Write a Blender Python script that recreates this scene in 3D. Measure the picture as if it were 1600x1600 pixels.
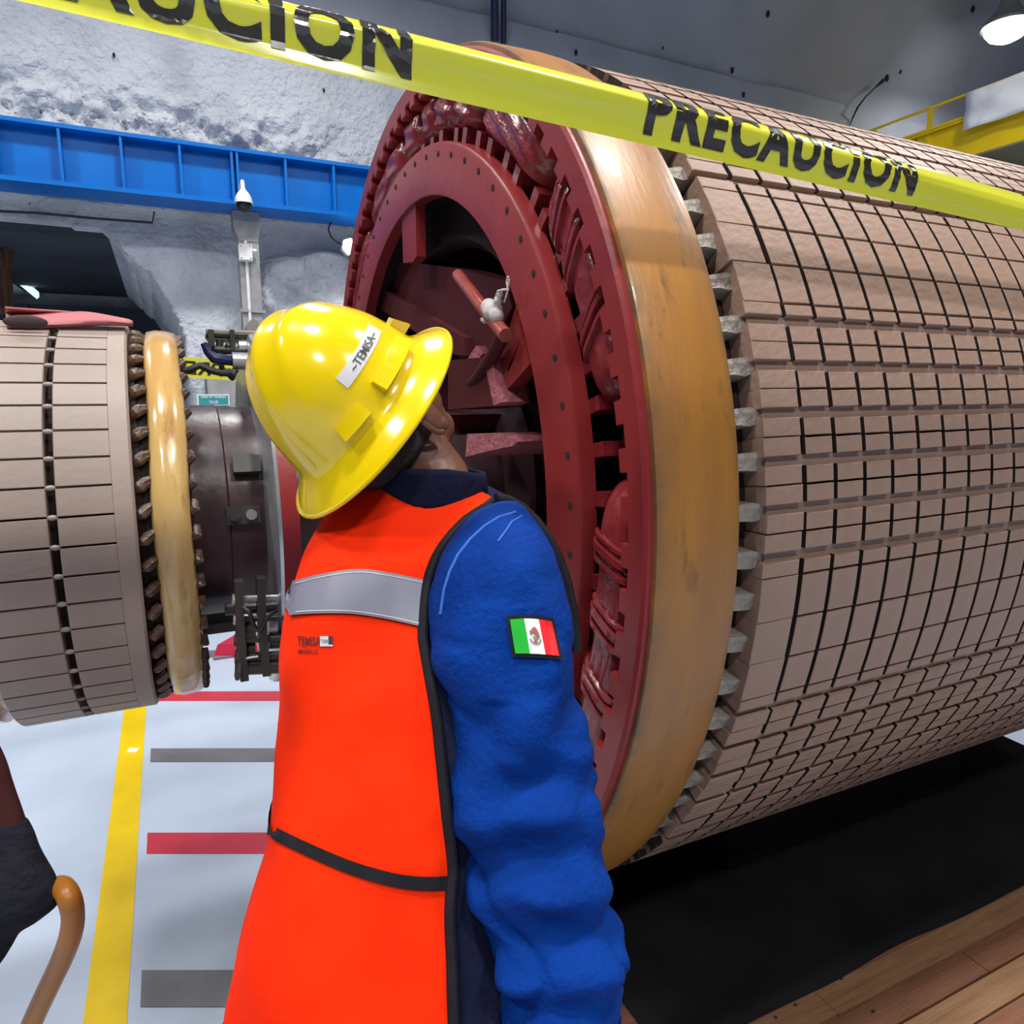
import bpy, bmesh, math, random
from math import sin, cos, pi, radians as R_, sqrt, acos, atan2
from mathutils import Vector as V, Matrix, noise
random.seed(7)
for o in list(bpy.data.objects): bpy.data.objects.remove(o)
SC = bpy.context.scene
COL = SC.collection

# ------------------------------------------------------------------ camera
CP = V((0, 0, 1.6))
CR = V((0.90083582, -0.43415585, -0.00187527))
CU = V((0.07147935, 0.14405032, 0.98698541))
CF = V((0.42823536, 0.88924586, -0.16079887))
FPX = 1110.3
cd = bpy.data.cameras.new('camera'); cam = bpy.data.objects.new('camera', cd); COL.objects.link(cam)
cd.sensor_fit = 'HORIZONTAL'; cd.sensor_width = 36.0; cd.lens = 36.0 * FPX / 1600.0
cd.clip_start = 0.02; cd.clip_end = 200
m3 = Matrix((CR, CU, -CF)).transposed()
cam.matrix_world = Matrix.Translation(CP) @ m3.to_4x4()
SC.camera = cam

def ray(px, py): return CF + CR * ((px - 800) / FPX) + CU * ((800 - py) / FPX)
def PX(px, py, d): return CP + ray(px, py) * d
def onx(px, py, x): r = ray(px, py); return CP + r * (x / r.x)
def ony(px, py, y): r = ray(px, py); return CP + r * (y / r.y)
def onz(px, py, z): r = ray(px, py); return CP + r * ((z - 1.6) / r.z)

# ------------------------------------------------------------------ world, lights, exposure
w = bpy.data.worlds.new('world'); SC.world = w; w.use_nodes = True
w.node_tree.nodes['Background'].inputs[0].default_value = (0.62, 0.70, 0.86, 1)
w.node_tree.nodes['Background'].inputs[1].default_value = 0.09
SC.view_settings.view_transform = 'Standard'; SC.view_settings.look = 'None'
SC.view_settings.exposure = 0.0; SC.view_settings.gamma = 1.0
try: SC.view_settings.use_curve_mapping = False
except Exception: pass
LAMP_POWER = 160.0
LAMP_SPOTS = [(11.53, 7.15, 7.0)] + [(x, 5.4, 7.0) for x in (-3.2, 1.0)] + [(x, 0.6, 7.0) for x in (-4.2, -0.8, 2.6)] + [(6.6, 2.6, 7.0)] + [(x, -3.6, 7.0) for x in (-2.4, 1.4)]  # the single lamp outside the rows is added, unseen, to brighten the crane girder

# ------------------------------------------------------------------ materials
def mat(name, col, rough=0.5, metal=0.0, col2=None, nscale=8.0, nlo=0.4, nhi=0.7, bump=0.0, bscale=40.0, stretch=(1, 1, 1), emit=None, estr=0.0, spec=0.5, coat=0.0, detail=6.0, sheen=0.0):
    m = bpy.data.materials.new(name); m.use_nodes = True
    nt = m.node_tree; b = nt.nodes['Principled BSDF']
    b.inputs['Base Color'].default_value = (*col, 1)
    b.inputs['Roughness'].default_value = rough; b.inputs['Metallic'].default_value = metal
    b.inputs['Specular IOR Level'].default_value = spec
    b.inputs['Coat Weight'].default_value = coat; b.inputs['Coat Roughness'].default_value = 0.08
    if sheen: b.inputs['Sheen Weight'].default_value = sheen
    if emit:
        b.inputs['Emission Color'].default_value = (*emit, 1); b.inputs['Emission Strength'].default_value = estr
    tc = None
    if col2 or bump:
        tc = nt.nodes.new('ShaderNodeTexCoord'); mp = nt.nodes.new('ShaderNodeMapping')
        mp.inputs['Scale'].default_value = stretch
        nt.links.new(tc.outputs['Object'], mp.inputs['Vector'])
    if col2:
        n = nt.nodes.new('ShaderNodeTexNoise'); n.inputs['Scale'].default_value = nscale; n.inputs['Detail'].default_value = detail
        nt.links.new(mp.outputs[0], n.inputs['Vector'])
        r = nt.nodes.new('ShaderNodeMapRange'); r.inputs[1].default_value = nlo; r.inputs[2].default_value = nhi
        nt.links.new(n.outputs['Fac'], r.inputs[0])
        mx = nt.nodes.new('ShaderNodeMix'); mx.data_type = 'RGBA'
        mx.inputs[6].default_value = (*col, 1); mx.inputs[7].default_value = (*col2, 1)
        nt.links.new(r.outputs[0], mx.inputs[0]); nt.links.new(mx.outputs[2], b.inputs['Base Color'])
    if bump:
        n2 = nt.nodes.new('ShaderNodeTexNoise'); n2.inputs['Scale'].default_value = bscale; n2.inputs['Detail'].default_value = 5
        nt.links.new(mp.outputs[0], n2.inputs['Vector'])
        bp = nt.nodes.new('ShaderNodeBump'); bp.inputs['Strength'].default_value = bump; bp.inputs['Distance'].default_value = 0.02
        nt.links.new(n2.outputs['Fac'], bp.inputs['Height']); nt.links.new(bp.outputs[0], b.inputs['Normal'])
    return m
M = {}
M['floor'] = mat('floor_paint', (0.43, 0.495, 0.60), 0.28, col2=(0.385, 0.445, 0.55), nscale=3, bump=0.02, bscale=60)
M['yellowline'] = mat('line_yellow', (0.72, 0.50, 0.0), 0.35, col2=(0.62, 0.42, 0.0), nscale=5)
M['redline'] = mat('line_red', (0.50, 0.03, 0.05), 0.35, col2=(0.40, 0.025, 0.045), nscale=6)
M['greyline'] = mat('line_grey', (0.12, 0.115, 0.13), 0.4, col2=(0.16, 0.155, 0.17), nscale=6)
M['rock'] = mat('shotcrete_white', (0.66, 0.69, 0.75), 0.85, col2=(0.42, 0.45, 0.52), nscale=1.6, nlo=0.45, nhi=0.75, bump=0.9, bscale=14, detail=10, spec=0.15)
for n_ in M['rock'].node_tree.nodes:
    if n_.type == 'BUMP': n_.inputs['Distance'].default_value = 0.06
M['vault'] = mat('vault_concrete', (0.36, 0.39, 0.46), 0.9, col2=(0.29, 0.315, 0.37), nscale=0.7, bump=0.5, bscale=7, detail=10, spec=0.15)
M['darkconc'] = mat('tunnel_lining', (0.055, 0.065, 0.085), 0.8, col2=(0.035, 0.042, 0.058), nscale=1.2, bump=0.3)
M['hole'] = mat('hole_dark', (0.03, 0.03, 0.035), 0.9, spec=0.15)
M['blue'] = mat('beam_blue', (0.0, 0.155, 0.56), 0.3, col2=(0.0, 0.13, 0.49), nscale=2, spec=0.15)
M['steelgrey'] = mat('steel_grey', (0.34, 0.34, 0.34), 0.5, col2=(0.26, 0.26, 0.27), nscale=6)
M['white'] = mat('white_plastic', (0.85, 0.85, 0.85), 0.35, col2=(0.78, 0.78, 0.79), nscale=20)
M['blackgloss'] = mat('black_gloss', (0.01, 0.01, 0.012), 0.08, col2=(0.015, 0.015, 0.018), nscale=20)
M['black'] = mat('black_rubber', (0.006, 0.006, 0.007), 0.6, col2=(0.012, 0.012, 0.014), nscale=3, spec=0.12)
M['cable'] = mat('cable_black', (0.012, 0.012, 0.014), 0.45, col2=(0.02, 0.02, 0.022), nscale=30)
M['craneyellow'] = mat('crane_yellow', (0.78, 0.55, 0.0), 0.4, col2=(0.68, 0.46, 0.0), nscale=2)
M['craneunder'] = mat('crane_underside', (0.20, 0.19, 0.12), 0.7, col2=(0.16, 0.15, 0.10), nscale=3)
M['banner'] = mat('banner_white', (0.80, 0.81, 0.83), 0.6, col2=(0.62, 0.63, 0.66), nscale=3, nlo=0.55, nhi=0.7)
M['lampglow'] = mat('lamp_glow', (1, 1, 1), 0.5, emit=(1.0, 0.99, 0.97), estr=14)
M['lampsoft'] = mat('lamp_soft', (1, 1, 1), 0.5, emit=(0.62, 0.86, 1.0), estr=1.2)
M['alu'] = mat('aluminium', (0.6, 0.6, 0.62), 0.35, 0.9, col2=(0.5, 0.5, 0.52), nscale=10)
M['tile'] = mat('core_tan', (0.32, 0.205, 0.155), 0.55, col2=(0.265, 0.165, 0.122), nscale=5, bump=0.12, bscale=90)
M['wedge'] = mat('wedge_tan', (0.28, 0.18, 0.138), 0.6, col2=(0.22, 0.14, 0.105), nscale=8, bump=0.1, bscale=60)
M['finger'] = mat('finger_grey', (0.25, 0.215, 0.18), 0.5, col2=(0.15, 0.125, 0.10), nscale=25, bump=0.5, bscale=60)
M['dark'] = mat('core_shadow_steel', (0.022, 0.016, 0.015), 0.7, col2=(0.032, 0.022, 0.02), nscale=6, spec=0.15)  # near-black colour holds the shade deep in the core cuts
M['red'] = mat('rotor_red', (0.255, 0.023, 0.024), 0.36, col2=(0.205, 0.016, 0.017), nscale=4, bump=0.06, bscale=30)
M['redwet'] = mat('coil_red_varnish', (0.225, 0.020, 0.024), 0.28, col2=(0.16, 0.012, 0.015), nscale=7, bump=0.22, bscale=34, coat=0.3, spec=0.5)
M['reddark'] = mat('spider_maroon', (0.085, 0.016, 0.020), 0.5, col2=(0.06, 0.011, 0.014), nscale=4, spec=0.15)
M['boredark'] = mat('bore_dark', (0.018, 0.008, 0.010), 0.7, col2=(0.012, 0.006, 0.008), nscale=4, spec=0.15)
M['pink'] = mat('plate_pink', (0.42, 0.14, 0.16), 0.4, col2=(0.34, 0.09, 0.11), nscale=30, bump=0.4, bscale=80)
M['copper'] = mat('lead_red', (0.30, 0.045, 0.035), 0.25, col2=(0.42, 0.12, 0.09), nscale=14)
M['rag'] = mat('rag_white', (0.62, 0.58, 0.58), 0.8, col2=(0.45, 0.40, 0.40), nscale=40)
def ochre(name, a, b, dk, rough, coat):
    m = mat(name, a, rough, col2=b, nscale=4.0, nlo=0.35, nhi=0.65, stretch=(4.0, 0.7, 0.7), bump=0.05, bscale=30, coat=coat)
    nt = m.node_tree; bs = nt.nodes['Principled BSDF']
    src = bs.inputs['Base Color'].links[0].from_socket
    tc = nt.nodes.new('ShaderNodeTexCoord'); mp = nt.nodes.new('ShaderNodeMapping'); mp.inputs['Scale'].default_value = (9, 2.2, 2.2)
    nt.links.new(tc.outputs['Object'], mp.inputs['Vector'])
    n = nt.nodes.new('ShaderNodeTexNoise'); n.inputs['Scale'].default_value = 3.0; n.inputs['Detail'].default_value = 9; n.inputs['Roughness'].default_value = 0.7
    nt.links.new(mp.outputs[0], n.inputs['Vector'])
    r = nt.nodes.new('ShaderNodeMapRange'); r.inputs[1].default_value = 0.56; r.inputs[2].default_value = 0.74
    nt.links.new(n.outputs['Fac'], r.inputs[0])
    mx = nt.nodes.new('ShaderNodeMix'); mx.data_type = 'RGBA'; mx.inputs[7].default_value = (*dk, 1)
    nt.links.new(src, mx.inputs[6]); nt.links.new(r.outputs[0], mx.inputs[0]); nt.links.new(mx.outputs[2], bs.inputs['Base Color'])
    return m
M['ochre'] = ochre('banding_ochre', (0.37, 0.155, 0.024), (0.29, 0.125, 0.030), (0.08, 0.048, 0.024), 0.40, 0.1)
def edge_wear(m, x0, x1, dk):
    nt = m.node_tree; bs = nt.nodes['Principled BSDF']; src = bs.inputs['Base Color'].links[0].from_socket
    tc = nt.nodes.new('ShaderNodeTexCoord'); sp = nt.nodes.new('ShaderNodeSeparateXYZ'); nt.links.new(tc.outputs['Object'], sp.inputs[0])
    def mth(op, a, b):
        n = nt.nodes.new('ShaderNodeMath'); n.operation = op
        for k, q in enumerate((a, b)):
            if isinstance(q, (int, float)): n.inputs[k].default_value = q
            else: nt.links.new(q, n.inputs[k])
        return n.outputs[0]
    u = mth('DIVIDE', mth('SUBTRACT', sp.outputs[0], (x0 + x1) / 2), (x1 - x0) / 2)
    e = mth('POWER', mth('ABSOLUTE', u, 0), 5)
    n = nt.nodes.new('ShaderNodeTexNoise'); n.inputs['Scale'].default_value = 11; n.inputs['Detail'].default_value = 8; n.inputs['Roughness'].default_value = .7
    nt.links.new(tc.outputs['Object'], n.inputs['Vector'])
    f = mth('MULTIPLY', e, mth('MULTIPLY', mth('SUBTRACT', n.outputs['Fac'], .33), 4.0)); f = nt.nodes.new('ShaderNodeClamp').outputs[0] if False else f
    mr = nt.nodes.new('ShaderNodeMapRange'); mr.inputs[2].default_value = 1.0; mr.inputs[4].default_value = .85; nt.links.new(f, mr.inputs[0])
    mx = nt.nodes.new('ShaderNodeMix'); mx.data_type = 'RGBA'; mx.inputs[7].default_value = (*dk, 1)
    nt.links.new(src, mx.inputs[6]); nt.links.new(mr.outputs[0], mx.inputs[0]); nt.links.new(mx.outputs[2], bs.inputs['Base Color'])
edge_wear(M['ochre'], .603, .763, (.085, .06, .04))
M['ochre2'] = ochre('banding_amber', (0.60, 0.43, 0.17), (0.50, 0.29, 0.085), (0.30, 0.13, 0.03), 0.2, 0.5)
M['extile'] = mat('exciter_tan', (0.315, 0.245, 0.21), 0.5, col2=(0.26, 0.20, 0.168), nscale=4, bump=0.06, bscale=60)
M['shaft'] = mat('shaft_maroon', (0.058, 0.028, 0.032), 0.35, col2=(0.04, 0.02, 0.024), nscale=3, bump=0.05)
M['knuckle'] = mat('knuckle_brown', (0.055, 0.025, 0.02), 0.35, col2=(0.17, 0.11, 0.07), nscale=30, bump=0.4, bscale=60)
M['steel'] = mat('steel_bright', (0.55, 0.55, 0.57), 0.3, 0.7, col2=(0.42, 0.42, 0.45), nscale=15)
M['darksteel'] = mat('steel_dark', (0.045, 0.045, 0.042), 0.4, 0.3, col2=(0.075, 0.07, 0.055), nscale=14)
M['bluecable'] = mat('cable_blue', (0.01, 0.012, 0.075), 0.4, col2=(0.012, 0.014, 0.05), nscale=20)
M['rubberred'] = mat('rubber_pink', (0.40, 0.11, 0.12), 0.6, col2=(0.34, 0.085, 0.095), nscale=6)
M['rubberdark'] = mat('rubber_inside', (0.045, 0.022, 0.024), 0.7, col2=(0.035, 0.018, 0.02), nscale=8)
M['teal'] = mat('sign_teal', (0.02, 0.30, 0.32), 0.4, col2=(0.02, 0.27, 0.29), nscale=5)
M['tape'] = mat('tape_yellow', (0.72, 0.70, 0.045), 0.2, col2=(0.66, 0.66, 0.05), nscale=4, coat=0.4)
M['tapeink'] = mat('tape_ink', (0.030, 0.026, 0.022), 0.25, col2=(0.04, 0.034, 0.03), nscale=30, coat=0.4)
M['wood'] = mat('timber_tan', (0.27, 0.145, 0.07), 0.6, col2=(0.20, 0.10, 0.045), nscale=5, stretch=(1, 12, 12), bump=0.2, bscale=20)
M['wood2'] = mat('timber_red', (0.20, 0.085, 0.045), 0.6, col2=(0.15, 0.06, 0.03), nscale=5, stretch=(1, 12, 12), bump=0.2, bscale=20)
M['chock'] = mat('chock_red', (0.45, 0.01, 0.05), 0.4, col2=(0.36, 0.01, 0.04), nscale=8)
M['helmet'] = mat('helmet_yellow', (0.80, 0.57, 0.0), 0.16, col2=(0.78, 0.545, 0.0), nscale=3, coat=0.5)
M['label'] = mat('label_white', (0.66, 0.63, 0.66), 0.4, col2=(0.60, 0.57, 0.60), nscale=20)
M['ink'] = mat('ink_black', (0.012, 0.012, 0.014), 0.5, col2=(0.02, 0.02, 0.022), nscale=50)
M['inkbrown'] = mat('ink_maroon', (0.10, 0.004, 0.004), 0.6, col2=(0.07, 0.004, 0.004), nscale=50)
M['vest'] = mat('vest_orange', (0.95, 0.030, 0.0), 0.8, col2=(0.84, 0.020, 0.0), nscale=7, bump=0.15, bscale=22, spec=0.12)
M['reflect'] = mat('reflective_grey', (0.19, 0.19, 0.255), 0.45, col2=(0.165, 0.165, 0.225), nscale=8)
M['trim'] = mat('trim_black', (0.012, 0.011, 0.014), 0.7, col2=(0.018, 0.016, 0.02), nscale=40, spec=0.15)
M['denim'] = mat('denim_blue', (0.0, 0.034, 0.235), 0.85, col2=(0.0, 0.024, 0.175), nscale=14, bump=0.25, bscale=120, spec=0.12)
M['navy'] = mat('jacket_navy_shade', (0.008, 0.010, 0.032), 0.8, col2=(0.012, 0.014, 0.04), nscale=20, bump=0.2, bscale=80, spec=0.12)  # near-black navy holds the shade on the jacket between vest and sleeve
M['stitch'] = mat('stitch_blue', (0.03, 0.13, 0.50), 0.7, col2=(0.03, 0.11, 0.45), nscale=60)
M['skin'] = mat('skin_brown', (0.20, 0.085, 0.05), 0.5, col2=(0.16, 0.065, 0.04), nscale=12, bump=0.08, bscale=120)
M['hair'] = mat('hair_black', (0.015, 0.011, 0.010), 0.6, col2=(0.03, 0.022, 0.02), nscale=80, stretch=(1, 1, 6), bump=0.5, bscale=150)
M['flagg'] = mat('flag_green', (0.0, 0.42, 0.02), 0.6, col2=(0.0, 0.38, 0.02), nscale=60)
M['flagw'] = mat('flag_white', (0.80, 0.80, 0.82), 0.6, col2=(0.74, 0.74, 0.76), nscale=60)
M['flagr'] = mat('flag_red', (0.75, 0.005, 0.012), 0.6, col2=(0.68, 0.005, 0.012), nscale=60)
M['eagle'] = mat('emblem_brown', (0.42, 0.10, 0.07), 0.6, col2=(0.25, 0.10, 0.06), nscale=200)
M['wreath'] = mat('emblem_olive', (0.13, 0.14, 0.10), 0.6, col2=(0.3, 0.28, 0.22), nscale=300)
M['orangetube'] = mat('tube_orange', (0.36, 0.13, 0.012), 0.4, col2=(0.29, 0.10, 0.01), nscale=6)
M['padding'] = mat('padding_dark', (0.010, 0.011, 0.018), 0.8, col2=(0.018, 0.018, 0.026), nscale=8, bump=0.4, bscale=50, spec=0.12)
M['padred'] = mat('padding_maroon', (0.050, 0.014, 0.013), 0.7, col2=(0.035, 0.011, 0.011), nscale=8, spec=0.12)
M['rust'] = mat('rust_bundle', (0.12, 0.055, 0.025), 0.7, col2=(0.06, 0.03, 0.02), nscale=10, bump=0.5)
M['boot'] = mat('boot_brown', (0.05, 0.03, 0.02), 0.5, col2=(0.04, 0.025, 0.017), nscale=10)

# ------------------------------------------------------------------ mesh helpers
class MB:
    def __init__(s): s.v = []; s.f = []; s.mi = []
    def add(s, vs, fs, mi=0):
        o = len(s.v); s.v += [tuple(p) for p in vs]
        s.f += [tuple(i + o for i in f) for f in fs]; s.mi += [mi] * len(fs); return s
    def hexa(s, p, mi=0):   # 8 points: bottom 4 then top 4
        return s.add(p, [(3, 2, 1, 0), (4, 5, 6, 7), (0, 1, 5, 4), (1, 2, 6, 5), (2, 3, 7, 6), (3, 0, 4, 7)], mi)
    def box(s, a, b, mi=0):
        x0, y0, z0 = a; x1, y1, z1 = b
        return s.hexa([(x0, y0, z0), (x1, y0, z0), (x1, y1, z0), (x0, y1, z0), (x0, y0, z1), (x1, y0, z1), (x1, y1, z1), (x0, y1, z1)], mi)
    def grid(s, rows, closed=False, capa=False, capb=False, mi=0):
        n = len(rows[0]); vs = [p for r in rows for p in r]; fs = []
        for i in range(len(rows) - 1):
            for j in range(n if closed else n - 1):
                k = (j + 1) % n
                fs.append((i * n + j, i * n + k, (i + 1) * n + k, (i + 1) * n + j))
        if capa: fs.append(tuple(range(n - 1, -1, -1)))
        if capb: fs.append(tuple((len(rows) - 1) * n + j for j in range(n)))
        return s.add(vs, fs, mi)
    def tube(s, pts, r, n=10, mi=0, caps=True):
        pts = [V(p) for p in pts]; rows = []; rr = r if isinstance(r, (list, tuple)) else [r] * len(pts)
        t0 = (pts[1] - pts[0]).normalized()
        up = V((0, 0, 1)) if abs(t0.z) < 0.9 else V((1, 0, 0))
        a = t0.cross(up).normalized()
        for i, p in enumerate(pts):
            t = (pts[min(i + 1, len(pts) - 1)] - pts[max(i - 1, 0)]).normalized()
            a = (a - t * a.dot(t)).normalized(); b = t.cross(a)
            rows.append([p + (a * cos(2 * pi * j / n) + b * sin(2 * pi * j / n)) * rr[i] for j in range(n)])
        return s.grid(rows, True, caps, caps, mi)
    def prism(s, poly, d, mi=0):   # planar polygon extruded by vector d
        n = len(poly); d = V(d); p = [V(q) for q in poly]
        return s.add(p + [q + d for q in p], [tuple(range(n)), tuple(range(2 * n - 1, n - 1, -1))] + [(j, j + n, (j + 1) % n + n, (j + 1) % n) for j in range(n)], mi)
    def rev(s, prof, n=96, a0=0.0, a1=2 * pi, c=(0, 0, 0), mi=0):  # revolve (x, rho) profile around the X axis, phi from +Z toward -Y
        full = abs(a1 - a0 - 2 * pi) < 1e-6; rows = []
        for i in range(n + (0 if full else 1)):
            a = a0 + (a1 - a0) * i / n
            rows.append([V((c[0] + x, c[1] - q * sin(a), c[2] + q * cos(a))) for x, q in prof])
        if full: rows.append(rows[0])
        return s.grid(rows, False, not full, not full, mi)
    def ball(s, c, r, nu=12, nv=8, mi=0, M3=None):
        c = V(c); rr = r if isinstance(r, (tuple, list)) else (r, r, r); rows = []
        for i in range(nv + 1):
            t = pi * (i + 0.0) / nv; t = min(max(t, 0.02), pi - 0.02)
            row = []
            for j in range(nu):
                p = V((rr[0] * sin(t) * cos(2 * pi * j / nu), rr[1] * sin(t) * sin(2 * pi * j / nu), rr[2] * cos(t)))
                row.append(c + (M3 @ p if M3 else p))
            rows.append(row)
        return s.grid(rows, True, True, True, mi)
def link(name, mb, mats, parent=None, smooth=True, angle=35, origin=None, fix=True, at=None):
    me = bpy.data.meshes.new(name)
    vs = mb.v
    if origin is not None: vs = [(x - origin[0], y - origin[1], z - origin[2]) for x, y, z in mb.v]
    me.from_pydata(vs, [], mb.f)
    mats = mats if isinstance(mats, (list, tuple)) else [mats]
    for k in mats: me.materials.append(M[k])
    if len(mats) > 1: me.polygons.foreach_set('material_index', mb.mi)
    if fix:
        bm = bmesh.new(); bm.from_mesh(me)
        bmesh.ops.remove_doubles(bm, verts=bm.verts, dist=1e-6)
        bmesh.ops.recalc_face_normals(bm, faces=bm.faces); bm.to_mesh(me); bm.free()
    if smooth:
        me.polygons.foreach_set('use_smooth', [True] * len(me.polygons)); me.set_sharp_from_angle(angle=R_(angle))
    o = bpy.data.objects.new(name, me); COL.objects.link(o)
    if origin is not None: o.location = origin
    if at is not None: o.location = at
    if parent is not None: par(o, parent)
    return o
def wloc(p):
    l = V(p.location)
    while p.parent: p = p.parent; l += V(p.location)
    return l
def par(o, p):
    o.parent = p; o.location = V(o.location) - wloc(p)
def tag(o, label=None, cat=None, group=None, kind=None):
    if label: o['label'] = label
    if cat: o['category'] = cat
    if group: o['group'] = group
    if kind: o['kind'] = kind
    return o
def thing(name, loc, label, cat, group=None):
    o = bpy.data.objects.new(name, None); COL.objects.link(o); o.location = loc; o.empty_display_size = 0.1
    return tag(o, label, cat, group)
def textmesh(txt, size=1.0, offset=0.0, xs=1.0, thr=0.2, space=1.0):
    """flat text as (verts2d, faces): width normalised later by the caller"""
    c = bpy.data.curves.new('t', 'FONT'); c.body = txt; c.size = size; c.offset = offset; c.resolution_u = 3; c.space_character = space
    o = bpy.data.objects.new('t', c); COL.objects.link(o)
    dg = bpy.context.evaluated_depsgraph_get(); me = bpy.data.meshes.new_from_object(o.evaluated_get(dg))
    bpy.data.objects.remove(o); bm = bmesh.new(); bm.from_mesh(me)
    bmesh.ops.remove_doubles(bm, verts=bm.verts, dist=1e-5)
    bmesh.ops.triangulate(bm, faces=bm.faces)
    for _ in range(3):
        es = [e for e in bm.edges if e.calc_length() > thr]
        if not es: break
        bmesh.ops.subdivide_edges(bm, edges=es, cuts=1); bmesh.ops.triangulate(bm, faces=bm.faces)
    bm.verts.ensure_lookup_table(); bm.verts.index_update()
    vs = [(v.co.x * xs, v.co.y) for v in bm.verts]; fs = [tuple(v.index for v in f.verts) for f in bm.faces]
    bm.free()
    x0 = min(v[0] for v in vs); x1 = max(v[0] for v in vs); y0 = min(v[1] for v in vs); y1 = max(v[1] for v in vs)
    return [((x - x0) / (x1 - x0), (y - y0) / (y1 - y0)) for x, y in vs], fs
def smoothp(pts, n=6):
    keys = [(i, *p) for i, p in enumerate(pts)]
    return [V(crm(keys, i / n)) for i in range((len(pts) - 1) * n + 1)]
def crm(keys, t):
    """Catmull-Rom through rows of numbers keyed by their first entry"""
    if t <= keys[0][0]: return keys[0][1:]
    if t >= keys[-1][0]: return keys[-1][1:]
    for i in range(len(keys) - 1):
        if keys[i][0] <= t <= keys[i + 1][0]: break
    k0 = keys[max(i - 1, 0)]; k1 = keys[i]; k2 = keys[i + 1]; k3 = keys[min(i + 2, len(keys) - 1)]
    h = k2[0] - k1[0]; u = (t - k1[0]) / h; out = []
    for a, b, c, d in zip(k0[1:], k1[1:], k2[1:], k3[1:]):
        m1 = (c - a) / max(k2[0] - k0[0], 1e-6) * h; m2 = (d - b) / max(k3[0] - k1[0], 1e-6) * h
        out.append((2 * u**3 - 3 * u**2 + 1) * b + (u**3 - 2 * u**2 + u) * m1 + (-2 * u**3 + 3 * u**2) * c + (u**3 - u**2) * m2)
    return out

# ================================================================== SETTING
fl = link('floor', MB().add([(-9, -9, 0), (18, -9, 0), (18, 16, 0), (-9, 16, 0)], [(0, 1, 2, 3)]), 'floor', smooth=False)
tag(fl, 'white painted concrete floor of the cavern', kind='structure')
def paint(poly, m): link('painted_line', MB().prism([(x, y, 0.0005) for x, y in poly], (0, 0, 0.0015)), m, fl, smooth=False)
paint([(-0.307, -1.0), (-0.205, -1.0), (-0.205, 9.0), (-0.307, 9.0)], 'yellowline')
for k in range(-1, 9):
    y = 1.985 + 0.712 * k; L = 2.6
    if k in (4, ): L = 2.6
    sl = -0.482
    paint([(-0.175, y - 0.068), (-0.175 + L, y - 0.068 + sl * L), (-0.175 + L, y + 0.068 + sl * L), (-0.175, y + 0.068)], 'greyline' if k % 2 == 0 else 'redline')

ch = onz(206, 1171, .002)
link('paint_chip', MB().prism([(ch.x - .02, ch.y - .02, .002), (ch.x + .02, ch.y - .035, .002), (ch.x + .03, ch.y, .002), (ch.x - .01, ch.y + .02, .002)], (0, 0, .0008)), 'white', fl, smooth=False)
# cavern wall: a height field with the adit pushed in behind the arch
WY = 8.6
arch = [(-9, 3.1), (-2.3, 3.23), (-1.3, 3.33), (-0.5, 3.31), (-0.317, 3.15), (-0.047, 2.855), (0.142, 2.54), (0.239, 2.145), (0.274, 1.74), (0.33, 1.2), (0.36, 0.0)]
def inarch(x, z):
    if z > 3.36: return False
    jit = 0.035 * noise.noise(V((x * 5, 3.1, z * 5)))
    if x < -0.5:
        for (xa, za), (xb, zb) in zip(arch[:3], arch[1:4]):
            if xa <= x <= xb: return z < za + (zb - za) * (x - xa) / (xb - xa)
        return True
    for (xa, za), (xb, zb) in zip(arch[3:-1], arch[4:]):
        if zb <= z <= za: return x < xa + (xb - xa) * (z - za) / (zb - za) + jit
    return False
def wally(x, z):
    d = 0.10 * noise.fractal(V((x * 0.6, 0.3, z * 0.6)), 1.0, 2.0, 4)
    # rough broken band just above the beam on the left
    rough = max(0.0, 1 - abs(z - 4.35) / 0.40) * max(0.0, min(1.0, (2.4 - x) / 1.2))
    d += rough * 0.22 * noise.fractal(V((x * 3.4, 7.7, z * 4.5)), 0.7, 2.1, 7)
    # lumpy lit bulge of rock right of the column
    if z < 3.5:
        q = max(0.0, 1 - ((x - 1.75) / 0.85) ** 2 - ((z - 2.75) / 0.55) ** 2)
        d -= min(1, q * 3) * 0.35 * (0.75 + 0.5 * noise.fractal(V((x * 2.6, 1.7, z * 2.6)), 0.9, 2.1, 6))
        d += 0.12 * noise.noise(V((x * 1.3, 9.2, z * 1.6)))
        d += 0.2
    return d
xs = []; x = -9.0
while x < 18:
    xs.append(x); x += 0.028 if -1.8 < x < 2.4 else (0.12 if x < 12 and x > -2.5 else 0.5)
zs = []; z = 0.0
while z < 6.2:
    zs.append(z); z += 0.028 if 1.4 < z < 4.9 else 0.12
rows = [[V((x, WY + wally(x, z) + (5.5 if inarch(x, z) else 0.0), z)) for x in xs] for z in zs]
wmb = MB().grid(rows)
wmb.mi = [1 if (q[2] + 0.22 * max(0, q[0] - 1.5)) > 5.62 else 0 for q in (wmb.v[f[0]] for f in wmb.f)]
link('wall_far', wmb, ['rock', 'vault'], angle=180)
wf = bpy.data.objects['wall_far']; tag(wf, 'white sprayed rock wall of the cavern', kind='structure')
# adit lining panels deep inside the opening
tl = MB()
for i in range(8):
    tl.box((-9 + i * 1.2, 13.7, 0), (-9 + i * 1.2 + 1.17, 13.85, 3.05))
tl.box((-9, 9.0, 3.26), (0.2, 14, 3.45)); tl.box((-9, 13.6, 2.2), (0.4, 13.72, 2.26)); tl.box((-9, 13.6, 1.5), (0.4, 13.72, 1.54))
tag(link('wall_adit', tl, 'darkconc', smooth=False), 'dark lining inside the adit opening', kind='structure')
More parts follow.
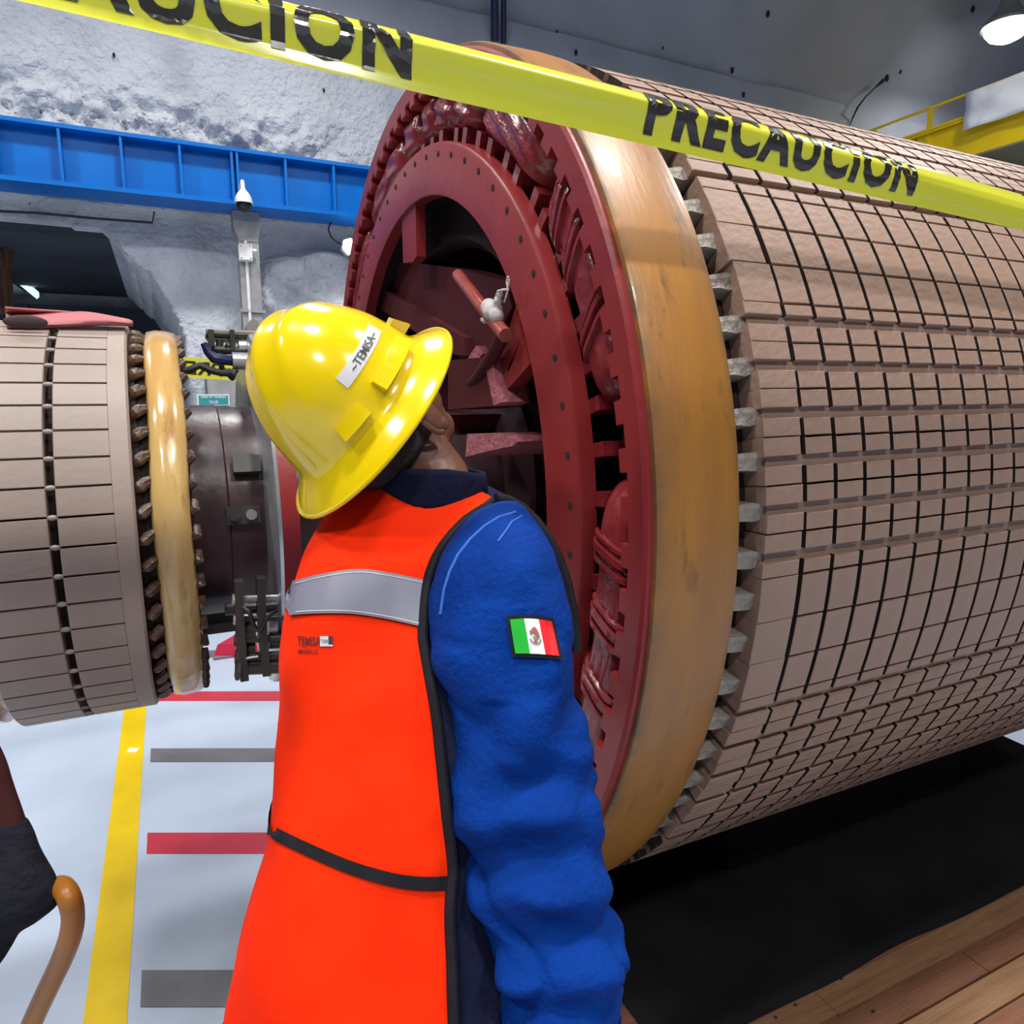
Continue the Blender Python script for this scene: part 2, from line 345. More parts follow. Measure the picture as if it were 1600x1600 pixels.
# vault: springs from the top of the wall, arches over the hall
vr = []
for i in range(40):
    t = i / 39.0; a = t * pi * 0.93
    yc_, zc_ = 0.6, 6.1
    vr.append([V((x, yc_ + 8.05 * cos(a) + 0.06 * noise.fractal(V((x * .5, a * 4, 2)), 1, 2, 3), zc_ + 3.4 * sin(a))) for x in [-9 + 0.45 * k for k in range(61)]])
tag(link('ceiling', MB().grid(vr), 'vault', angle=180), 'grey concrete vault of the cavern', kind='structure')
wb = link('wall_back', MB().box((-9, -9.2, 0), (18, -9, 7.2)), 'vault', smooth=False); tag(wb, 'grey back wall of the cavern behind the photographer', kind='structure')
we = link('wall_end', MB().box((18, -9, 0), (18.2, 10, 10)), 'vault', smooth=False); tag(we, 'grey end wall of the cavern', kind='structure')
# drill holes and cracks in vault and wall
def wallspot(px, py, r, elong=1.6):
    d = ray(px, py); best = None
    for k in range(400):
        t = 5 + k * 0.025; p = CP + d * t
        yv = 0.6 + 8.05 * cos(math.asin(max(-1, min(1, (p.z - 6.1) / 3.4)))) if p.z > 6.1 else WY + wally(p.x, p.z)
        if p.y >= yv - 0.03: best = p; break
    if best is None: return
    o = link('drill_hole', MB().ball(best, (r * .45, r * 0.4, r * elong * .5), 8, 6), 'hole', wf)
for q in [(178, 86, .03), (506, 141, .028), (870, 50, .03), (900, 82, .05), (1144, 110, .06), (1200, 22, .06), (1386, 122, .07), (1407, 112, .045), (1162, 148, .05), (1520, 14, .07), (46, 316, .025), (1036, 75, .03)]:
    wallspot(*q)
def crack(name, pts, y, r):
    link(name, MB().tube([ony(a, b, y) for a, b in pts], r, 6), 'cable', wf)
cm = [(1326, 200), (1332, 185), (1340, 168), (1352, 152), (1366, 138), (1380, 126)]
cp = []
for a, b in cm:
    p = ony(a, b, WY - 0.02); cp.append(p if p.z < 6.1 else ony(a, b, 8.45))
link('rock_crack', MB().tube(cp, [0.006, 0.012, 0.016, 0.010, 0.010, 0.03], 6), 'hole', wf)
link('wall_cable', MB().tube([ony(a, b, WY + 0.05) for a, b in [(-40, 328), (60, 333), (155, 342), (238, 348), (242, 326), (335, 326)]], 0.013, 6), 'cable', wf)
link('wall_pipe', MB().tube([ony(773, 64, WY - .06), ony(773, -40, WY - 0.3)], 0.05, 8).tube([ony(787, 68, WY - .06), ony(787, -40, WY - 0.3)], 0.035, 8), 'bluecable', wf)

# ================================================================== crane runway beam, column, small wall items
bz0, bz1 = 3.50, 4.04
beam = thing('crane_runway_beam', (-1, 8.15, bz0), 'blue steel runway beam with vertical stiffeners along the rock wall', 'steel beam')
BL, BR = -8.5, 16
link('web', MB().box((BL, 8.12, bz0 + .03), (BR, 8.16, bz1 - .03)), 'blue', beam, smooth=False)
link('top_flange', MB().box((BL, 7.98, bz1 - .035), (BR, 8.42, bz1)), 'blue', beam, smooth=False)
link('bottom_flange', MB().box((BL, 7.96, bz0), (BR, 8.42, bz0 + .04)), 'blue', beam, smooth=False)
link('rail', MB().box((BL, 8.14, bz1), (BR, 8.24, bz1 + .05)), 'blue', beam, smooth=False)
sx = [-1.19 - .49 * k for k in range(1, 6)] + [-1.19, -0.70, -0.205, 0.295, 0.765, 0.815, 1.28, 1.77, 2.27, 2.77, 3.2]
for x in sx:
    link('stiffener', MB().box((x - .012, 7.99, bz0 + .04), (x + .012, 8.12, bz1 - .035)), 'blue', beam, smooth=False)
for x in (-6.0, 0.9, 7.0, 13.0):
    sel = x == 0.9
    c = thing('steel_column', (x, 8.3, 0), 'grey steel column under the blue beam beside the white rock bulge' if sel else 'grey steel column under the blue beam, out of view', 'column', None if sel else 'outlying columns')
    h = MB(); h.box((x - .1, 8.20, 0), (x + .1, 8.215, 3.48)); h.box((x - .1, 8.385, 0), (x + .1, 8.40, 3.48)); h.box((x - .008, 8.215, 0), (x + .008, 8.385, 3.48))
    link('post', h, 'steelgrey', c, smooth=False)
    cap_ = MB().prism([(x - .14, 8.19, 3.495), (x + .12, 8.19, 3.495), (x + .12, 8.19, 3.33), (x + .09, 8.19, 3.2), (x - .09, 8.19, 3.2), (x - .14, 8.19, 3.33)], (0, .22, 0))
    link('head_plate', cap_, 'steelgrey', c, smooth=False)
    if sel: link('clamp', MB().box((x - .13, 8.17, 2.48), (x + .13, 8.2, 2.51)), 'steelgrey', c, smooth=False)
    if not sel: continue
    link('conduit', MB().tube([(x - .03, 8.185, 3.2), (x - .03, 8.185, 1.6)], 0.017, 8), 'white', c)
jb = thing('junction_box', (0.86, 8.15, 2.98), 'small white junction box on the grey steel column', 'junction box')
link('box_body', MB().box((0.79, 8.09, 2.99), (0.92, 8.18, 3.15)), 'white', jb, smooth=False)
link('lid', MB().box((0.795, 8.08, 2.995), (0.915, 8.092, 3.145)), 'white', jb, smooth=False)
for a in (0.81, 0.9):
    for b in (3.01, 3.13): link('screw', MB().tube([(a, 8.083, b), (a, 8.076, b)], 0.008, 8), 'steelgrey', jb)
link('gland', MB().tube([(0.92, 8.13, 3.10), (0.965, 8.13, 3.10)], 0.018, 8), 'white', jb)
cc = ony(381, 318, 7.85)
cv = thing('dome_camera', (cc.x, cc.y, cc.z - .1), 'white dome security camera with black lens under the blue beam', 'security camera')
def lathez(prof, c, n=24):
    mb = MB(); rows = [[V((c[0] + r * cos(2 * pi * j / n), c[1] + r * sin(2 * pi * j / n), c[2] + z)) for j in range(n)] for z, r in prof]
    return mb.grid(rows, True, True, True)
link('housing', lathez([(0.005, .078), (0.0, .085), (0.01, .086), (.05, .078), (.09, .06), (.12, .035), (.14, .022), (.18, .018)], cc), 'white', cv)
link('lens_dome', lathez([(-.085, .01), (-.078, .03), (-.06, .055), (-.03, .07), (0.0, .075)], cc), 'blackgloss', cv)
link('bracket', MB().tube([cc + V((0, 0, .17)), cc + V((0, .02, .21)), cc + V((-.01, .12, .17)), cc + V((-.01, .28, .12))], 0.02, 8), 'white', cv)
fp = ony(545, 386, 8.25)
fl_ = thing('wall_floodlight', (fp.x, fp.y, fp.z - .07), 'small glowing hexagonal floodlight on the wall left of the red rotor', 'lamp')
hexp = [(fp.x + .075 * cos(k * pi / 3 + .3), fp.y - .04, fp.z + .085 * sin(k * pi / 3 + .3)) for k in range(6)]
link('lens', MB().prism(hexp, (0, -.012, 0)), 'lampglow', fl_, smooth=False)
link('housing', MB().prism([(fp.x + .085 * cos(k * pi / 3 + .3), fp.y - .03, fp.z + .095 * sin(k * pi / 3 + .3)) for k in range(6)], (0, .09, 0)), 'white', fl_, smooth=False)
link('cable', MB().tube([ony(a, b, 8.3) for a, b in [(538, 383), (527, 379), (517, 370), (513, 358), (517, 347), (523, 343)]], 0.009, 6), 'cable', fl_)
tp = ony(298, 540, 9.2)
lt = thing('work_light', (tp.x, tp.y, 0), 'bright work light on a thin stand deep in the adit behind the exciter rotor', 'lamp')
link('lamp_head', MB().ball(tp, (.055, .05, .085), 12, 8), 'lampglow', lt)
link('stand', MB().tube([tp + V((.02, 0, -.1)), V((tp.x + .03, tp.y, .02))], 0.015, 8), 'alu', lt)
link('base', MB().tube([(tp.x + .03, tp.y, 0), (tp.x + .03, tp.y, .03)], 0.12, 12), 'alu', lt)
tb = thing('tunnel_light', ony(42, 447, 13.2) + V((0, 0, -.12)), 'tilted pale blue batten light in the dark adit at the left', 'lamp')
a_, b_ = ony(28, 440, 13.2), ony(57, 460, 13.2)
link('diffuser', MB().hexa([a_ + V((0, 0, -.03)), b_ + V((0, 0, -.07)), b_ + V((0.02, .12, -.02)), a_ + V((.02, .12, .02)), a_ + V((0.0, 0, .06)), b_ + V((0, 0, .0)), b_ + V((0.02, .12, .05)), a_ + V((.02, .12, .1))]), 'lampsoft', tb, smooth=False)
link('hanger', MB().tube([ony(45, 435, 13.2), ony(55, 448, 13.2)], 0.035, 8), 'white', tb)
rb = thing('hanging_bundle', (ony(5, 480, 10.0).x, 10.0, 2.3), 'brown rusty bundle of hoses hanging in the adit at the left edge', 'hoses')
for i, (xx, r) in enumerate([(-6, .06), (6, .05), (14, .035)]):
    pts = [ony(xx + 3 * sin(k * 1.3 + i), 395 + k * 16, 10.0 + .05 * i) for k in range(7)]
    pts[0].z = 3.26
    link('hose', MB().tube(pts, [r * (1 + .25 * sin(k * 2.1 + i)) for k in range(7)], 8), 'rust', rb)
# teal sign and grey cabinet beyond the shaft
sg = thing('wall_sign', ony(334, 637, 7.4), 'small teal sign with white lettering beyond the shaft', 'sign')
s0, s1 = ony(309, 634, 7.4), ony(358, 616, 7.4)
link('sign_border', MB().box((s0.x, 7.4, s0.z), (s1.x, 7.42, s1.z)), 'white', sg, smooth=False)
link('sign_panel', MB().box((s0.x + .012, 7.392, s0.z + .012), (s1.x - .012, 7.402, s1.z - .01)), 'teal', sg, smooth=False)
tv, tf = textmesh('AREA DE TRABAJO', 1, 0.01)
link('lettering', MB().add([(s0.x + .03 + u * (s1.x - s0.x - .06), 7.389, s0.z + .065 + v * .03) for u, v in tv], tf), 'white', sg, smooth=False, fix=False)
tv, tf = textmesh('TALLER', 1, 0.01)
link('lettering', MB().add([(s0.x + .10 + u * (s1.x - s0.x - .2), 7.389, s0.z + .022 + v * .026) for u, v in tv], tf), 'white', sg, smooth=False, fix=False)
c0, c1 = ony(322, 592, 7.6), ony(384, 660, 7.6)
cb = thing('grey_cabinet', (c0.x, 7.6, 0), 'plain grey metal cabinet behind the teal sign', 'cabinet')
link('cabinet_body', MB().box((c0.x, 7.45, 0), (c1.x, 7.95, c0.z)), 'steelgrey', cb, smooth=False)
link('door', MB().box((c0.x + .02, 7.435, .1), (c1.x - .02, 7.452, c0.z - .04)), 'steelgrey', cb, smooth=False)
link('sign_post', MB().tube([(s0.x + .05, 7.425, s0.z + .02), (s0.x + .05, 7.425, 0)], .012, 8), 'steelgrey', sg)
# red chock on the floor
k0 = onz(333, 1028, 0); k1 = onz(375, 1028, 0)
ck = thing('wheel_chock', (k0.x, k0.y, 0), 'red wedge block on the white floor under the shaft', 'chock')
dx = (k1 - k0)
A = k0; B = k0 + dx * 1.7; D = V((.09, .20, 0))
link('wedge', MB().hexa([A, B, B + D, A + D, A + D * .15 + dx * .12 + V((0, 0, .075)), B + D * .15 + V((0, 0, .085)), B + D * .9 + V((0, 0, .09)), A + D * .9 + dx * .45 + V((0, 0, .085))]), 'chock', ck, smooth=False)
link('foot', MB().box((k0.x + .0, k0.y - .05, 0), (k0.x + .25, k0.y + .02, .012)), 'greyline', ck, smooth=False)

# yellow overhead crane, top right
cr = thing('overhead_crane', (8.7, 4.0, 4.1), 'yellow bridge crane girder with handrail at the upper right', 'crane')
CX = 8.7; ya, yb = -8.0, 8.3
for y0 in [ya + 2.0 * k for k in range(8)]:
    y1 = min(y0 + 1.985, yb)
    link('girder_panel', MB().box((CX, y0 + .395, 4.37), (CX + .03, y1 + .395 if y1 + .395 < yb else yb, 4.80)), 'craneyellow', cr, smooth=False)
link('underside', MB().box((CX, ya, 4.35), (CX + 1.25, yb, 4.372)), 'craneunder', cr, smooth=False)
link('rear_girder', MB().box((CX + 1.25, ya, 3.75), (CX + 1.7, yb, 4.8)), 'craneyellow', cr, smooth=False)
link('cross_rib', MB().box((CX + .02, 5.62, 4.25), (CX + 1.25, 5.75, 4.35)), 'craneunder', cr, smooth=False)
link('top_plate', MB().box((CX - .04, ya, 4.80), (CX + 1.7, yb, 4.83)), 'craneyellow', cr, smooth=False)
link('toe_board', MB().box((CX - .05, ya, 4.77), (CX - .03, yb, 4.79)), 'craneyellow', cr, smooth=False)
link('handrail', MB().tube([(CX, ya, 5.075), (CX, 7.25, 5.075)], 0.017, 8), 'craneyellow', cr)
for y in (7.0, 6.22, 5.52, 4.8, 4.1, 3.4, 2.7):
    link('rail_post', MB().box((CX - .02, y - .025, 4.58 if y in (6.22,) else 4.8), (CX + .01, y + .025, 5.075)), 'craneyellow', cr, smooth=False)
bn = MB(); rows = []
for i in range(25):
    y = 5.72 - 2.6 * i / 24
    rows.append([V((CX - .10 - .012 * sin(i * 1.1 + j) - .01 * noise.noise(V((i * .4, j * .6, 0))), y, 4.64 + (5.045 - 4.64) * j / 8)) for j in range(9)])
bo = link('banner', bn.grid(rows), 'banner', angle=60); bo.modifiers.new('t', 'SOLIDIFY').thickness = 0.006
tag(bo, 'crumpled white sheet hung on the yellow crane handrail', 'banner')

# ceiling lamps
def lamp(loc, vis):
    t = thing('high_bay_lamp', (loc[0], loc[1], loc[2] - .1), 'round bright high bay lamp at the upper right corner' if vis else 'round high bay lamp overhead, outside the photo', 'lamp', 'high bay lamps')
    c = V(loc)
    link('lens', lathez([(-.05, .30), (-.12, .285), (-.20, .22), (-.25, .12), (-.262, .03)], c, 32), 'lampglow', t)
    link('reflector', lathez([(-.05, .305), (-.06, .34), (-.02, .34), (.18, .15), (.3, .12), (.32, .05)], c, 32), 'alu', t)
    link('hanger', MB().tube([c + V((0, 0, .3)), c + V((0, 0, 1.9 if abs(loc[1]) < 6 else 1.0))], .015, 6), 'cable', t)
    L = bpy.data.lights.new('lamp_light', 'AREA'); L.shape = 'DISK'; L.size = 0.6; L.energy = LAMP_POWER * (0.35 if vis else 1.0); L.color = (1.0, 0.985, 0.96); L.spread = R_(165)
    lo = bpy.data.objects.new('lamp_light', L); COL.objects.link(lo); lo.location = (0, 0, 0); lo.parent = t
    lo.location = (0, 0, -.20)
for i, q in enumerate(LAMP_SPOTS): lamp(q, i == 0)

# ================================================================== GENERATOR ROTOR
AY, AZ = 1.7881, 1.3674
AX = V((0, AY, AZ))
rot = thing('generator_rotor', (1.6, AY, 0.36), 'huge red and tan generator rotor with slotted core, ochre banding ring facing the worker', 'rotor')
def P(x, rho, phi): a = R_(phi); return V((x, AY - rho * sin(a), AZ + rho * cos(a)))
XE = 3.0
core = link('core', MB().rev([(0.80, 0.3), (0.80, 0.952), (XE, 0.952), (XE, 0.3)], 128), 'dark', rot, at=AX)
PITCH = 360.0 / 84; S0 = 69.9
def tilemesh(name, w_deg, x0, x1, lo=0.948, hi=0.998, m='tile', ch=0.0015, seg=1):
    mb = MB(); h = R_(w_deg / 2)
    rows = []
    for k in range(seg + 1):
        a = -h + 2 * h * k / seg
        e = 1 if k == 0 else (-1 if k == seg else 0)
        rows.append([V((x0, -lo * sin(a), lo * cos(a))), V((x0, -(hi - ch) * sin(a), (hi - ch) * cos(a))), V((x0 + ch, -hi * sin(a + e * ch), hi * cos(a + e * ch))), V((x1 - ch, -hi * sin(a + e * ch), hi * cos(a + e * ch))), V((x1, -(hi - ch) * sin(a), (hi - ch) * cos(a))), V((x1, -lo * sin(a), lo * cos(a)))])
    mb.grid(rows, False, True, True)
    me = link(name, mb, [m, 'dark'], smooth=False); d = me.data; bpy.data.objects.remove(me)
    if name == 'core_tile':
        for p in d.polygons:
            if abs(p.normal.x) > 0.9: p.material_index = 1  # walls facing the cuts coloured dark to stand for shade
    return d
# rows of tiles around the circumference: (phi_mid, width)
rowsT = []; wedges = []
def typeA(s):
    rowsT.append((s + 0.80, 1.58)); rowsT.append((s + 2.52, 1.58)); wedges.append(s - 0.47)
def pole(s):   # s .. s + 15.1
    wedges.append(s - 0.47)
    for a, b in ((0, 1.3), (1.48, 5.5), (5.68, 9.7), (9.88, 13.75), (13.93, 15.05)):
        rowsT.append((s + (a + b) / 2, b - a))
phi = S0
for k in range(5): typeA(S0 + k * PITCH)
pole(S0 + 5 * PITCH)
pole(S0 - 16.0)
lowstart = S0 + 5 * PITCH + 16.0
for k in range(5): typeA(lowstart + k * PITCH)
upstart = S0 - 16.0
for k in range(1, 6): typeA(upstart - k * PITCH)
near_rows = list(rowsT)
far0 = lowstart + 5 * PITCH; far1 = upstart - 5 * PITCH + 360
rowsT = []
n = int((far1 - far0) / PITCH)
for k in range(n): typeA(far0 + k * (far1 - far0) / n)
far_rows = list(rowsT)
NC = 30; cx0 = 0.897; cp_ = 0.0683
cache = {}
cand = []
for (pm, wd) in near_rows:
    for c in range(NC):
        xm = cx0 + c * cp_ + cp_ / 2
        p = P(xm, 0.998, pm); n_ = V((0, -sin(R_(pm)), cos(R_(pm)))); d = p - CP
        vis = -d.normalized().dot(n_)
        z = d.dot(CF); sxp = 800 + FPX * d.dot(CR) / z
        cand.append((vis * wd / (z * z) if vis > 0.03 and sxp < 1640 else -1, pm, wd, c))
cand.sort(reverse=True, key=lambda q: q[0])
parts = [q for q in cand[:295] if q[0] > 0]; pk = set((q[1], q[3]) for q in parts)
def jit(): return 0.0012 * (random.random() - 0.5)
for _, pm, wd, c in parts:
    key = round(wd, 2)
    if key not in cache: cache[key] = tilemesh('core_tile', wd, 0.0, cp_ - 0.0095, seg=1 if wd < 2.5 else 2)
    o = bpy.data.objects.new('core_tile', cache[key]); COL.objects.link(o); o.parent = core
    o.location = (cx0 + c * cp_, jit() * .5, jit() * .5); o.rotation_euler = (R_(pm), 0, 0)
endc = {}
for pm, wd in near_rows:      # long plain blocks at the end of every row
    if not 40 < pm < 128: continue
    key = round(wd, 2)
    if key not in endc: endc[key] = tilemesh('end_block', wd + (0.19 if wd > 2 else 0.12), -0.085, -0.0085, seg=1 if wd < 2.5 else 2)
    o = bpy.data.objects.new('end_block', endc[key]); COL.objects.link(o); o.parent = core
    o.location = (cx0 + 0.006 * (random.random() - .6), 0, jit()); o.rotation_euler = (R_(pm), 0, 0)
def tile_into(mb, pm, wd, x0, x1, lo=0.948, hi=0.998):
    h = wd / 2
    mb.hexa([P(x0, lo, pm - h), P(x1, lo, pm - h), P(x1, lo, pm + h), P(x0, lo, pm + h), P(x0, hi, pm - h), P(x1, hi, pm - h), P(x1, hi, pm + h), P(x0, hi, pm + h)])
st = MB()
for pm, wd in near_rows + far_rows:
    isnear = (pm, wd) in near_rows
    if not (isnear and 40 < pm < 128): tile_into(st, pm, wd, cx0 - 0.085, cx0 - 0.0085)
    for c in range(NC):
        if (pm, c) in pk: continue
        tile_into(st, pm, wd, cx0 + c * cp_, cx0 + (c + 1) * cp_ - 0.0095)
st.mi = [1 if k % 6 in (3, 5) else 0 for k in range(len(st.f))]  # same shade colour on the cut walls of the merged tiles
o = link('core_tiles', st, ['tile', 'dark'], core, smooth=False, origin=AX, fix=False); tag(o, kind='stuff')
# wedge strips in the grooves, and the fingers they end in
wmesh = tilemesh('wedge_strip', 1.25, 0.82, XE, lo=0.945, hi=0.988, m='wedge')
fm = MB()
fr = [[V((x, yy, zz)) for yy, zz in pr] for x, pr in [(0.752, [(-.013, .935), (.013, .935), (.011, .968), (-.012, .972)]), (0.785, [(-.014, .935), (.014, .935), (.013, .978), (-.013, .981)]), (0.806, [(-.016, .935), (.016, .935), (.014, .984), (-.015, .980)]), (0.832, [(-.009, .935), (.009, .935), (.007, .985), (-.008, .984)])]]
fo = link('wedge_finger', fm.grid(fr, True, True, True), 'finger', smooth=False); fdat = fo.data; bpy.data.objects.remove(fo)
fx = sorted(set(round(w_ % 360, 2) for w_ in wedges))
allf = sorted(set([round((S0 - 0.47 + k * PITCH) % 360, 2) for k in range(84)]))
for a in fx:
    o = bpy.data.objects.new('wedge_strip', wmesh); COL.objects.link(o); o.parent = core; o.rotation_euler = (R_(a), 0, 0)
for a in allf:
    o = bpy.data.objects.new('wedge_finger', fdat); COL.objects.link(o); o.parent = core; o.rotation_euler = (R_(a), 0, R_(random.uniform(-1.5, 1.5)) * 0); o.location = (random.uniform(-.006, .004), 0, random.uniform(-.004, .002))
# ochre banding ring with red face
link('banding_ring', MB().rev([(0.607, 0.955), (0.605, 0.992), (0.606, 0.998), (0.612, 1.0), (0.70, 1.002), (0.745, 1.0), (0.758, 0.996), (0.760, 0.988), (0.760, 0.93)], 160), 'ochre', rot, at=AX)
# red face rim: inner edge notched
rim = MB(); rows = []
NN = 84 * 4
for i in range(NN + 1):
    for q in ((0.928, 0.928), (0.928, 0.946), (0.946, 0.946), (0.946, 0.928))[i % 4]:
        a = 360.0 * i / NN
        rows.append([P(0.640, q, a), P(0.594, q, a), P(0.592, q + .003, a), P(0.592, 0.984, a), P(0.596, 0.990, a), P(0.610, 0.990, a)])
link('face_rim', rim.grid(rows), 'red', rot, angle=30)
# backing behind the coils
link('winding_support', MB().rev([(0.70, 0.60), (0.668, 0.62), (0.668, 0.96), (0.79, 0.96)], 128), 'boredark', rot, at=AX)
# annular end plate
link('end_plate', MB().rev([(0.622, 0.706), (0.590, 0.706), (0.588, 0.708), (0.588, 0.809), (0.591, 0.815), (0.597, 0.817), (0.622, 0.817)], 160), 'red', rot, at=AX)
for k in range(54):
    a = k * 360 / 54.0 + 2.0
    o = link('bolt_or_hole', MB().tube([P(0.5885, 0.790, a), P(0.5868, 0.790, a)], 0.0062, 10), 'hole', rot, smooth=False) if k == 0 else None
    if k == 0: bdat = o.data; bpy.data.objects.remove(o); 
bm_ = MB().tube([(0.589, 0, 0.790), (0.5866, 0, 0.790)], 0.0062, 10)
bo_ = link('bolt_or_hole', bm_, 'hole', smooth=False); bdat = bo_.data; bpy.data.objects.remove(bo_)  # dark disc stands for the shade in an end plate bolt hole
ep = bpy.data.objects['end_plate']
for k in range(60):
    o = bpy.data.objects.new('bolt_or_hole', bdat); COL.objects.link(o); o.parent = ep; o.rotation_euler = (R_(k * 6 + 2), 0, 0)
# spacer blocks between end plate and coils
sb = MB().box((0.612, -0.012, 0.806), (0.668, 0.012, 0.846)); so = link('spacer_block', sb, 'redwet', smooth=False); sdat = so.data; bpy.data.objects.remove(so)
for k in range(72):
    o = bpy.data.objects.new('spacer_block', sdat); COL.objects.link(o); o.parent = rot
    o.location = V((0, AY, AZ)) - rot.location; o.location.x += random.uniform(0, .012); o.rotation_euler = (R_(k * 5 + random.uniform(-.4, .4)), 0, 0)
# end winding coils
def coil(p0, p1, r0=0.838, r1=0.938, xf=0.604, xb=0.672, ripple=0.0, rf=60.0, flat=0.0, sharp=8):
    mb = MB(); rows = []; n = max(10, int((p1 - p0) * 2)); m_ = 14
    pm = (p0 + p1) / 2; h = (p1 - p0) / 2
    for i in range(n + 1):
        a = p0 + (p1 - p0) * i / n; e = max(0.0, 1 - abs((a - pm) / h) ** sharp) ** 0.5
        row = []
        for j in range(m_ + 1):
            s = -1 + 2 * j / m_; q = max(0.0, 1 - abs(s) ** 5) ** 0.5
            x = xb - (xb - xf) * e * q
            rr = (r0 + r1) / 2 + s * (r1 - r0) / 2
            x += ripple * sin(rf * rr + a * .7) * q + 0.0012 * noise.noise(V((a * .5, rr * 40, 1.7)))
            row.append(P(x, rr, a))
        rows.append(row)
    return link('coil', mb.grid(rows), 'redwet', rot, angle=60)
def strap(c, pa, pb, xf=0.602, w=0.010, r0=.842, r1=.932):
    for sh, ww, hh in ((0.0, .5, .006), (1.35, .35, .005), (-1.1, .28, .003)):
        rows = []
        for k in range(11):
            t = k / 10; rr = r0 + (r1 - r0) * t; a = pa + (pb - pa) * t + sh; x = xf + .010 * abs(2 * t - 1) ** 4
            rows.append([P(x + .004, rr, a - ww), P(x - hh, rr, a - ww * .7), P(x - hh, rr, a + ww * .7), P(x + .004, rr, a + ww)])
        link('strap', MB().grid(rows, True, True, True), 'redwet', c, angle=30)
for a, b in ((-58, -34), (-33, -9), (-8, -1)): coil(a, b, ripple=.002, rf=120)
coil(1.5, 6.5, ripple=0.002, rf=150); coil(7, 14.5, ripple=.004, rf=160); coil(15.5, 22.5, ripple=.005, rf=170); c3 = coil(24, 45.5, ripple=.003, rf=200, sharp=5)
c4 = coil(47.5, 75.5, r1=.934, xf=.606, ripple=.0008, rf=220)
for a in (53.5, 58.8, 67.5): strap(c4, a + 1.2, a - 2.2, xf=.603)
c5 = coil(83.0, 116, r1=.936, xf=.598, ripple=.0012, rf=300, sharp=6)
for a, w_ in ((90.2, .011), (97.5, .009), (105.5, .011)): strap(c5, a - .6, a + 1.2, xf=.596, w=w_)
for a in range(118, 300, 30): coil(a, a + 28.5)
# spider inside the bore
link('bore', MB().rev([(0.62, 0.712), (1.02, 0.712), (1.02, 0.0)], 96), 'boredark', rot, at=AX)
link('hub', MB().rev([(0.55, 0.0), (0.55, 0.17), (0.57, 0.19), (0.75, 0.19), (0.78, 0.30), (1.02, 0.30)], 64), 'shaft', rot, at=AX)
def faceplate(name, pix, x, th, m): return link(name, MB().prism([onx(a, b, x) for a, b in pix], (th, 0, 0)), m, rot, smooth=False)
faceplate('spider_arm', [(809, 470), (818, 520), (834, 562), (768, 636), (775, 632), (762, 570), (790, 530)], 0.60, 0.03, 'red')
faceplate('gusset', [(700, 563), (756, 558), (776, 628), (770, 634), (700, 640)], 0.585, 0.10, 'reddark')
faceplate('pale_edge', [(755, 557), (766, 556), (784, 628), (771, 634)], 0.582, 0.06, 'pink')  # paler pink strip along the gusset side
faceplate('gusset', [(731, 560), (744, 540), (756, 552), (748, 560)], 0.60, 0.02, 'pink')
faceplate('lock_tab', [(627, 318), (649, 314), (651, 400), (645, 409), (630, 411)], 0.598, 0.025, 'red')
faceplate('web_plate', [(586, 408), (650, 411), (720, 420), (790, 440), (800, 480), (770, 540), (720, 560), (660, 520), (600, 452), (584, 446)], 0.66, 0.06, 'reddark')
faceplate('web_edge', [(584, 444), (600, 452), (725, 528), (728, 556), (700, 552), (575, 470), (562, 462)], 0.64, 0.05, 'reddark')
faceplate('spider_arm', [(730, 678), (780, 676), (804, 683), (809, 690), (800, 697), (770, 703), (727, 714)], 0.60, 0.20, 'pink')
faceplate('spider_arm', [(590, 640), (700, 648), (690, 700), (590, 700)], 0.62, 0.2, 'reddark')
for a in (120, 165, 210, 255, 300):
    mb = MB(); t = V((0, -cos(R_(a)), -sin(R_(a)))) * .05
    p0, p1 = P(.62, .16, a), P(.62, .715, a); q = V((.28, 0, 0))
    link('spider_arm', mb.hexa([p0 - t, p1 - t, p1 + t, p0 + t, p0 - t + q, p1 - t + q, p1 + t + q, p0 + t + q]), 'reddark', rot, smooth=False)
ld = link('lead', MB().tube([onx(716, 430, .60), onx(735, 455, .585), onx(762, 490, .572), onx(790, 524, .566)], 0.0135, 12), 'copper', rot)
link('lead', MB().tube([onx(788, 520, .575), onx(772, 552, .58), onx(748, 590, .59), onx(735, 602, .60)], 0.014, 12), 'reddark', rot)
rg = MB()
for a, b, r in ((770, 486, .020), (764, 480, .017), (776, 494, .015), (778, 470, .009), (781, 460, .007), (758, 500, .008)): rg.ball(onx(a, b, .566), (r, r, r), 10, 7)
ro_ = link('rag_wrap', rg, 'rag', rot); md = ro_.modifiers.new('r', 'REMESH'); md.mode = 'VOXEL'; md.voxel_size = .004
link('tie_string', MB().tube([onx(a, b, .563) for a, b in [(774, 466), (778, 455), (786, 453), (794, 452), (792, 440), (794, 432)]], .0025, 6).tube([onx(a, b, .563) for a, b in [(788, 472), (793, 455), (796, 436)]], .002, 6).tube([onx(a, b, .563) for a, b in [(765, 492), (755, 497), (752, 500)]], .003, 6), 'rag', rot)
# black saddle carries the rotor on the deck
sd_ = MB().add([(1.3, AY - .45, .318), (2.3, AY - .45, .318), (2.3, AY + .45, .318), (1.3, AY + .45, .318)] + [(x, AY + d, AZ - sqrt(.9995 ** 2 - d * d)) for x in (1.3, 2.3) for d in (-.45, -.22, 0, .22, .45)],
    [(3, 2, 1, 0), (0, 1, 9, 4), (2, 3, 8, 13), (4, 9, 10, 5), (5, 10, 11, 6), (6, 11, 12, 7), (7, 12, 13, 8), (0, 4, 5, 6, 7, 8, 3), (1, 2, 13, 12, 11, 10, 9)])
tag(link('rotor_saddle', sd_, 'black', smooth=False), 'black curved saddle block under the generator rotor on the black sheet', 'saddle block')

